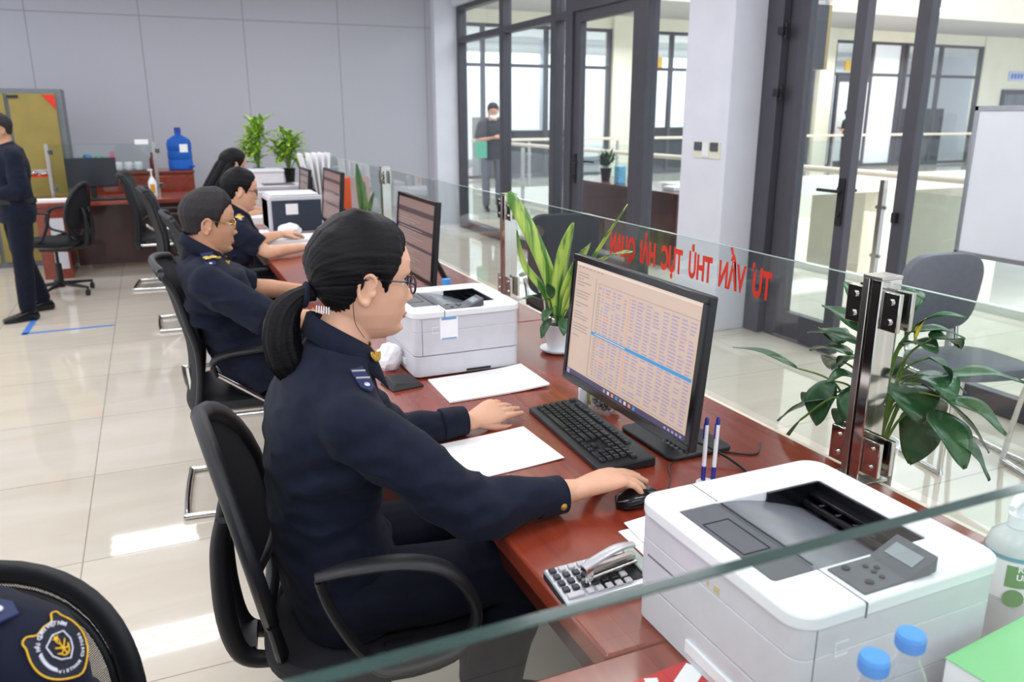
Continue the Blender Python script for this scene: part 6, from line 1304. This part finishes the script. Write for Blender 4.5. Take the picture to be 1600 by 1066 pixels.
# --- the woman with long loose hair at the far desk
B0 = V3((.42, 6.80, 0))
P4 = dict(pelvis=L_(.44, 6.80, .61), waist=L_(.45, 6.80, .75), chest=L_(.49, 6.80, .90), shoulder=L_(.52, 6.80, 1.0), neck=L_(.555, 6.80, 1.06))
w4, s4, H4 = person('seated_person', 'person with long loose black hair at the farthest desk', tuple(B0), 0, P4, (L_(.60, 6.80, 1.195), R(10), R(14), 0, 1.0),
    [dict(s=-1, sh=L_(.52, 6.65, .975), el=L_(.62, 6.60, .83), wr=L_(.84, 6.78, .80), d=(1, .5, 0), sl=.8), dict(s=1, sh=L_(.52, 6.95, .975), el=L_(.64, 7.03, .83), wr=L_(.84, 6.98, .80), d=(1, -.2, 0), sl=.8)],
    [dict(hip=L_(.46, 6.72, .60), knee=L_(.76, 6.71, .585), ank=L_(.72, 6.7, .10)), dict(hip=L_(.46, 6.89, .60), knee=L_(.78, 6.9, .585), ank=L_(.74, 6.9, .10))],
    m_skin, sw=.150, sleeve='short', voxel=.006, cvox=.01, seed=15)
h4 = hair_part(w4, H4, hl_women, lambda TH, Z: .016 + 0 * Z, 7, .0015, n=100, rings=60)
lg = M()
for y, x in ((-.055, -.02), (-.03, -.06), (0, -.075), (.03, -.06), (.055, -.02)): pony(lg, [H4 @ V3(p) for p in ((x, y, .03), (x - .028, y * 1.15, -.03), (x - .06, y * 1.2, -.12), (x - .10, y * 1.1, -.22), (x - .13, y, -.32))], [.03, .036, .036, .03, .012], 30, seed=int(90 + y * 100))
obj('long_hair', lg, m_hair, h4, angle=180)

# --- the person cut by the near-left corner
t5, s5, H5 = person('seated_person', 'near-left uniformed person with a yellow-edged shield patch on the sleeve', (-.370, 1.03, 0), R(-100),
    dict(pelvis=(.0, 0, .61), waist=(-.02, 0, .74), chest=(-.02, 0, .87), shoulder=(-.012, 0, .985), neck=(.005, 0, 1.045)), ((.035, 0, 1.18), 0, R(6), 0, 1.0),
    [dict(s=1, sh=(-.012, .165, .955), el=(.05, .235, .70), wr=(.26, .16, .66), d=(1, -.2, 0)), dict(s=-1, sh=(-.012, -.165, .955), el=(.05, -.235, .70), wr=(.26, -.16, .66), d=(1, .2, 0))],
    [dict(hip=(.02, .1, .60), knee=(.42, .12, .575), ank=(.40, .12, .10)), dict(hip=(.02, -.1, .60), knee=(.42, -.12, .575), ank=(.40, -.12, .10))],
    m_skin, sw=.165, voxel=.005, cvox=.0042, seed=22)
h5 = hair_part(t5, H5, hl_women, lambda TH, Z: .014 + 0 * Z, 8, .0015, n=100, rings=60); lg = M()
for y, x in ((.075, .0), (.06, -.05), (0, -.08), (-.06, -.05)): pony(lg, [H5 @ V3(p) for p in ((x, y, .02), (x + .0, y * 1.25, -.06), (x + .01, y * 1.5, -.13), (x + .05, y * 1.75, -.19), (x + .09, y * 1.95, -.24))], [.03, .03, .024, .016, .004], 40, seed=int(60 + y * 100), amp=.15)
obj('long_hair', lg, mat('dark_brown_hair', S('2c211f'), .4, noise=.4, nscale=60, bump=.8, bscale=60), h5, angle=180)
tb5 = bvh(s5); e5 = epaulette(s5, onto(tb5, (.0, .118, 1.03), (0, .3, 1), .002), (.0, .9, -.36), (.0, .36, .9), L=.115, w=.05, bars=1)
collar(s5, (.012, 0, 1.048), r=.06, h=.034)
# shield patch on the left sleeve
def patch():
    # sits where the sleeve faces up and outward
    Wm = Matrix.Translation((-.370, 1.03, 0)) @ Matrix.Rotation(R(-100), 4, 'Z'); Wi = Wm.inverted(); o_ = Wi @ V3((0, 0, CAM_H)); d_ = (Wi.to_3x3() @ V3((-.1663, 1.0, -.6295))).normalized(); n = -d_; c = V3((.055, .178, .93)); h = tb5.ray_cast(o_, d_, 3); c = h[0] if h[0] is not None else c; n = ((h[1] if h[0] is not None else n) * .6 + n * .4).normalized()
    u = Wi.to_3x3() @ V3((-.55, .35, .70)); u = (u - n * u.dot(n)).normalized(); r = u.cross(n).normalized(); A = Matrix((r, u, n)).transposed().to_4x4(); A.translation = c; A = A @ Matrix.Scale(.84, 4)
    dep = {}
    def bend(p, lift=0): # wrap round the arm
        x, y = p; q = A @ V3((x, y, .06)); hh = tb5.ray_cast(q, -n, .12); z = (A.inverted() @ hh[0]).z if hh[0] is not None else -.004
        z = max(z, -.022); return (x, y, z + lift)
    O = [(-.014, .034), (0, .036), (.014, .034), (.024, .041), (.033, .038), (.035, .029), (.041, .012), (.042, -.008), (.036, -.026), (.022, -.041), (0, -.052), (-.022, -.041), (-.036, -.026), (-.042, -.008), (-.041, .012), (-.035, .029), (-.033, .038), (-.024, .041)]
    O, _ = spline(np.array([(x, y, 0) for x, y in O]), np.zeros(len(O)), 3, True); O = [(p[0], p[1]) for p in O]
    v = [(0, 0, bend((0, 0), .003)[2])]; f = []
    for k in (.33, .66, 1): v += [bend((x * k, y * k), .003) for x, y in O]
    n_ = len(O)
    for i in range(n_):
        j = (i + 1) % n_; f.append((0, 1 + i, 1 + j))
        for q in (0, 1): f.append((1 + q * n_ + i, 1 + (q + 1) * n_ + i, 1 + (q + 1) * n_ + j, 1 + q * n_ + j))
    o = obj('shield_patch', M().add(v, f, A), mat('patch_navy', S('14192c'), .7, noise=.1, nscale=200), s5)
    my = mat('yellow_thread', S('e2b32c'), .55, noise=.12, nscale=300); mw = mat('white_thread', S('d5d7e6'), .6, noise=.1, nscale=300)
    obj('yellow_border', M().tube([bend(p, .0045) for p in O], .0013, 8, closed=True, T=A), my, o)
    I = [(-.020, .019), (-.010, .023), (0, .027), (.010, .023), (.020, .019), (.021, .0), (.014, -.014), (0, -.024), (-.014, -.014), (-.021, 0)]
    obj('inner_shield', M().tube([bend((x * .84, y * .84 - .003), .0045) for x, y in I], .0011, 8, closed=True, T=A), mw, o)
    st = [(.0055 * (1 if k % 2 == 0 else .42) * math.sin(PI * k / 5), .013 + .0055 * (1 if k % 2 == 0 else .42) * math.cos(PI * k / 5)) for k in range(10)]
    g = M().prism(st, .001, A @ tmat((0, 0, bend((0, .013), .0045)[2]))); g.tube([bend(p, .005) for p in ((0, .006), (0, -.014))], .0013, 6, T=A).tube([bend(p, .005) for p in ((-.009, -.006), (-.005, -.013), (0, -.015), (.005, -.013), (.009, -.006))], .0011, 6, T=A, smooth=3).tube([bend(p, .005) for p in ((-.009, .003), (-.003, -.002), (.006, -.008), (.010, -.004))], .0013, 6, T=A, smooth=3)
    g.tube([bend(p, .005) for p in ((.010, .004), (.003, -.002), (-.006, -.009), (-.011, -.005))], .001, 6, T=A, smooth=3).tube([bend((.0025 * math.cos(a), .0065 + .0025 * math.sin(a)), .005) for a in [k * .7 for k in range(9)]], .0006, 6, T=A)
    obj('gold_motif', g, my, o)
    w_ = M()
    for k in range(9): a = R(236 - k * 8.6 + 34); 
    for k in range(10): a = R(160 + k * 6); w_.ell((.0295 * math.cos(a), .0345 * math.sin(a) - .002, bend((.0295 * math.cos(a), .0345 * math.sin(a) - .002), .004)[2]), (.0035, .0016, .0008), (0, 0, a + .6), T=A, seg=8, rings=6)
    obj('wheat_band', w_, mw, o)
    # joined lettering kept as one piece per word
    def word(s_, r, a0, a1, size, flip, nm):
        bmx = bmesh.new()
        for i, ch in enumerate(s_):
            if ch == ' ': continue
            a = a0 + (a1 - a0) * i / (len(s_) - 1); me = text_mesh(ch, size, .0003, .00025); x, y = r * math.cos(a), r * math.sin(a) * 1.05 + .001; z = bend((x, y), .0056)[2]; me.transform(A @ tmat((x, y, z), (0, 0, a - PI / 2 if not flip else a + PI / 2))); bmx.from_mesh(me); bpy.data.meshes.remove(me)
        me = bpy.data.meshes.new(nm); bmx.to_mesh(me); bmx.free(); me.materials.append(mw); oo = bpy.data.objects.new(nm, me); COL.objects.link(oo); oo.parent = o
    word('HẢI QUAN VIỆT NAM', .0305, R(148), R(32), .0076, False, 'stitched_lettering'); word('VIETNAM CUSTOMS', .0355, R(228), R(345), .0056, True, 'stitched_lettering')
patch()

# --- standing man at the left edge
P6 = dict(pelvis=(0, 0, .86), waist=(-.005, 0, .99), chest=(.0, 0, 1.16), shoulder=(-.005, 0, 1.31), neck=(.01, 0, 1.37))
w6, s6, H6 = person('standing_person', 'person in navy uniform standing at the left edge by the tape mark', (-1.00, 7.35, 0), R(200), P6, ((.03, 0, 1.465), 0, R(6), 0, .97),
    [dict(s=-1, sh=(-.005, -.18, 1.28), el=(-.02, -.22, 1.02), wr=(.12, -.18, .86), d=(.5, .1, -.8)), dict(s=1, sh=(-.005, .18, 1.28), el=(.0, .22, 1.02), wr=(.20, .12, .98), d=(1, -.4, 0))],
    [dict(hip=(0, .09, .84), knee=(.03, .11, .46), ank=(.06, .13, .085)), dict(hip=(0, -.09, .84), knee=(-.02, -.12, .46), ank=(-.13, -.17, .085))],
    m_skin2, male=True, sw=.185, voxel=.007, cvox=.010, seed=31)
hair_part(w6, H6, hl_man, th2, 9, .0016, mt=m_hairm, n=90, rings=60)
obj('belt', M().loft([((.0, 0, .915), .150, .178, (1, 0, 0), (0, 1, 0), 2.3), ((.0, 0, .95), .148, .175, (1, 0, 0), (0, 1, 0), 2.3)], 40), m_blackpl, s6)
# --- far people beyond the glass
def far_person(label, loc, rz, shirt, trouser, h=1.75, mask=False, bag=False):
    k = h / 1.6; sc = lambda p: tuple(c * k for c in p)
    w_, s_, H_ = person('distant_person', label, loc, rz, {a: sc(p) for a, p in P6.items()}, (sc((.05, 0, 1.455)), 0, R(22), 0, .97 * k),
        [dict(s=-1, sh=sc((-.005, -.17, 1.28)), el=sc((.0, -.22, 1.04)), wr=sc((.24, -.08, 1.08)), d=(.6, .6, .2)), dict(s=1, sh=sc((-.005, .17, 1.28)), el=sc((.0, .22, 1.04)), wr=sc((.24, .08, 1.10)), d=(.6, -.6, .2))],
        [dict(hip=sc((0, .09, .84)), knee=sc((.02, .1, .46)), ank=sc((.0, .10, .085))), dict(hip=sc((0, -.09, .84)), knee=sc((-.0, -.1, .46)), ank=sc((-.0, -.10, .085)))], m_skin2, male=True, sw=.18, sleeve='short', voxel=.010, cvox=.014, seed=40, shirt=shirt, trouser=trouser, face=False)
    hair_part(w_, H_, hl_man, th2, 9, .0, mt=m_hairm, n=60, rings=40)
    if mask: obj('face_mask', M().ell((.068, 0, -.055), (.036, .056, .038), T=H_), m_paper, w_)
    return w_
far_person('masked person in dark shirt looking down, standing beyond the left window frame', (5.2, 12.6, 0), R(-100), mat('dark_shirt', S('2e3138'), .8, noise=.1), mat('grey_trouser', S('5c5e68'), .8, noise=.1), 1.78, True)
o = obj('green_folder', M().box((0, 0, 0), (.2, .02, .26)), mat('green_plastic', S('4aa88a'), .4, noise=.1), loc=(4.93, 12.42, 1.02)); tag(o, 'green folder at the far masked person\'s side', 'folder')
far_person('small dark figure standing in the far bright doorway', (18.98, 18.45, 0), R(95), mat('black_shirt', S('1d1d25'), .8, noise=.1), m_navy_trouser, 1.72)
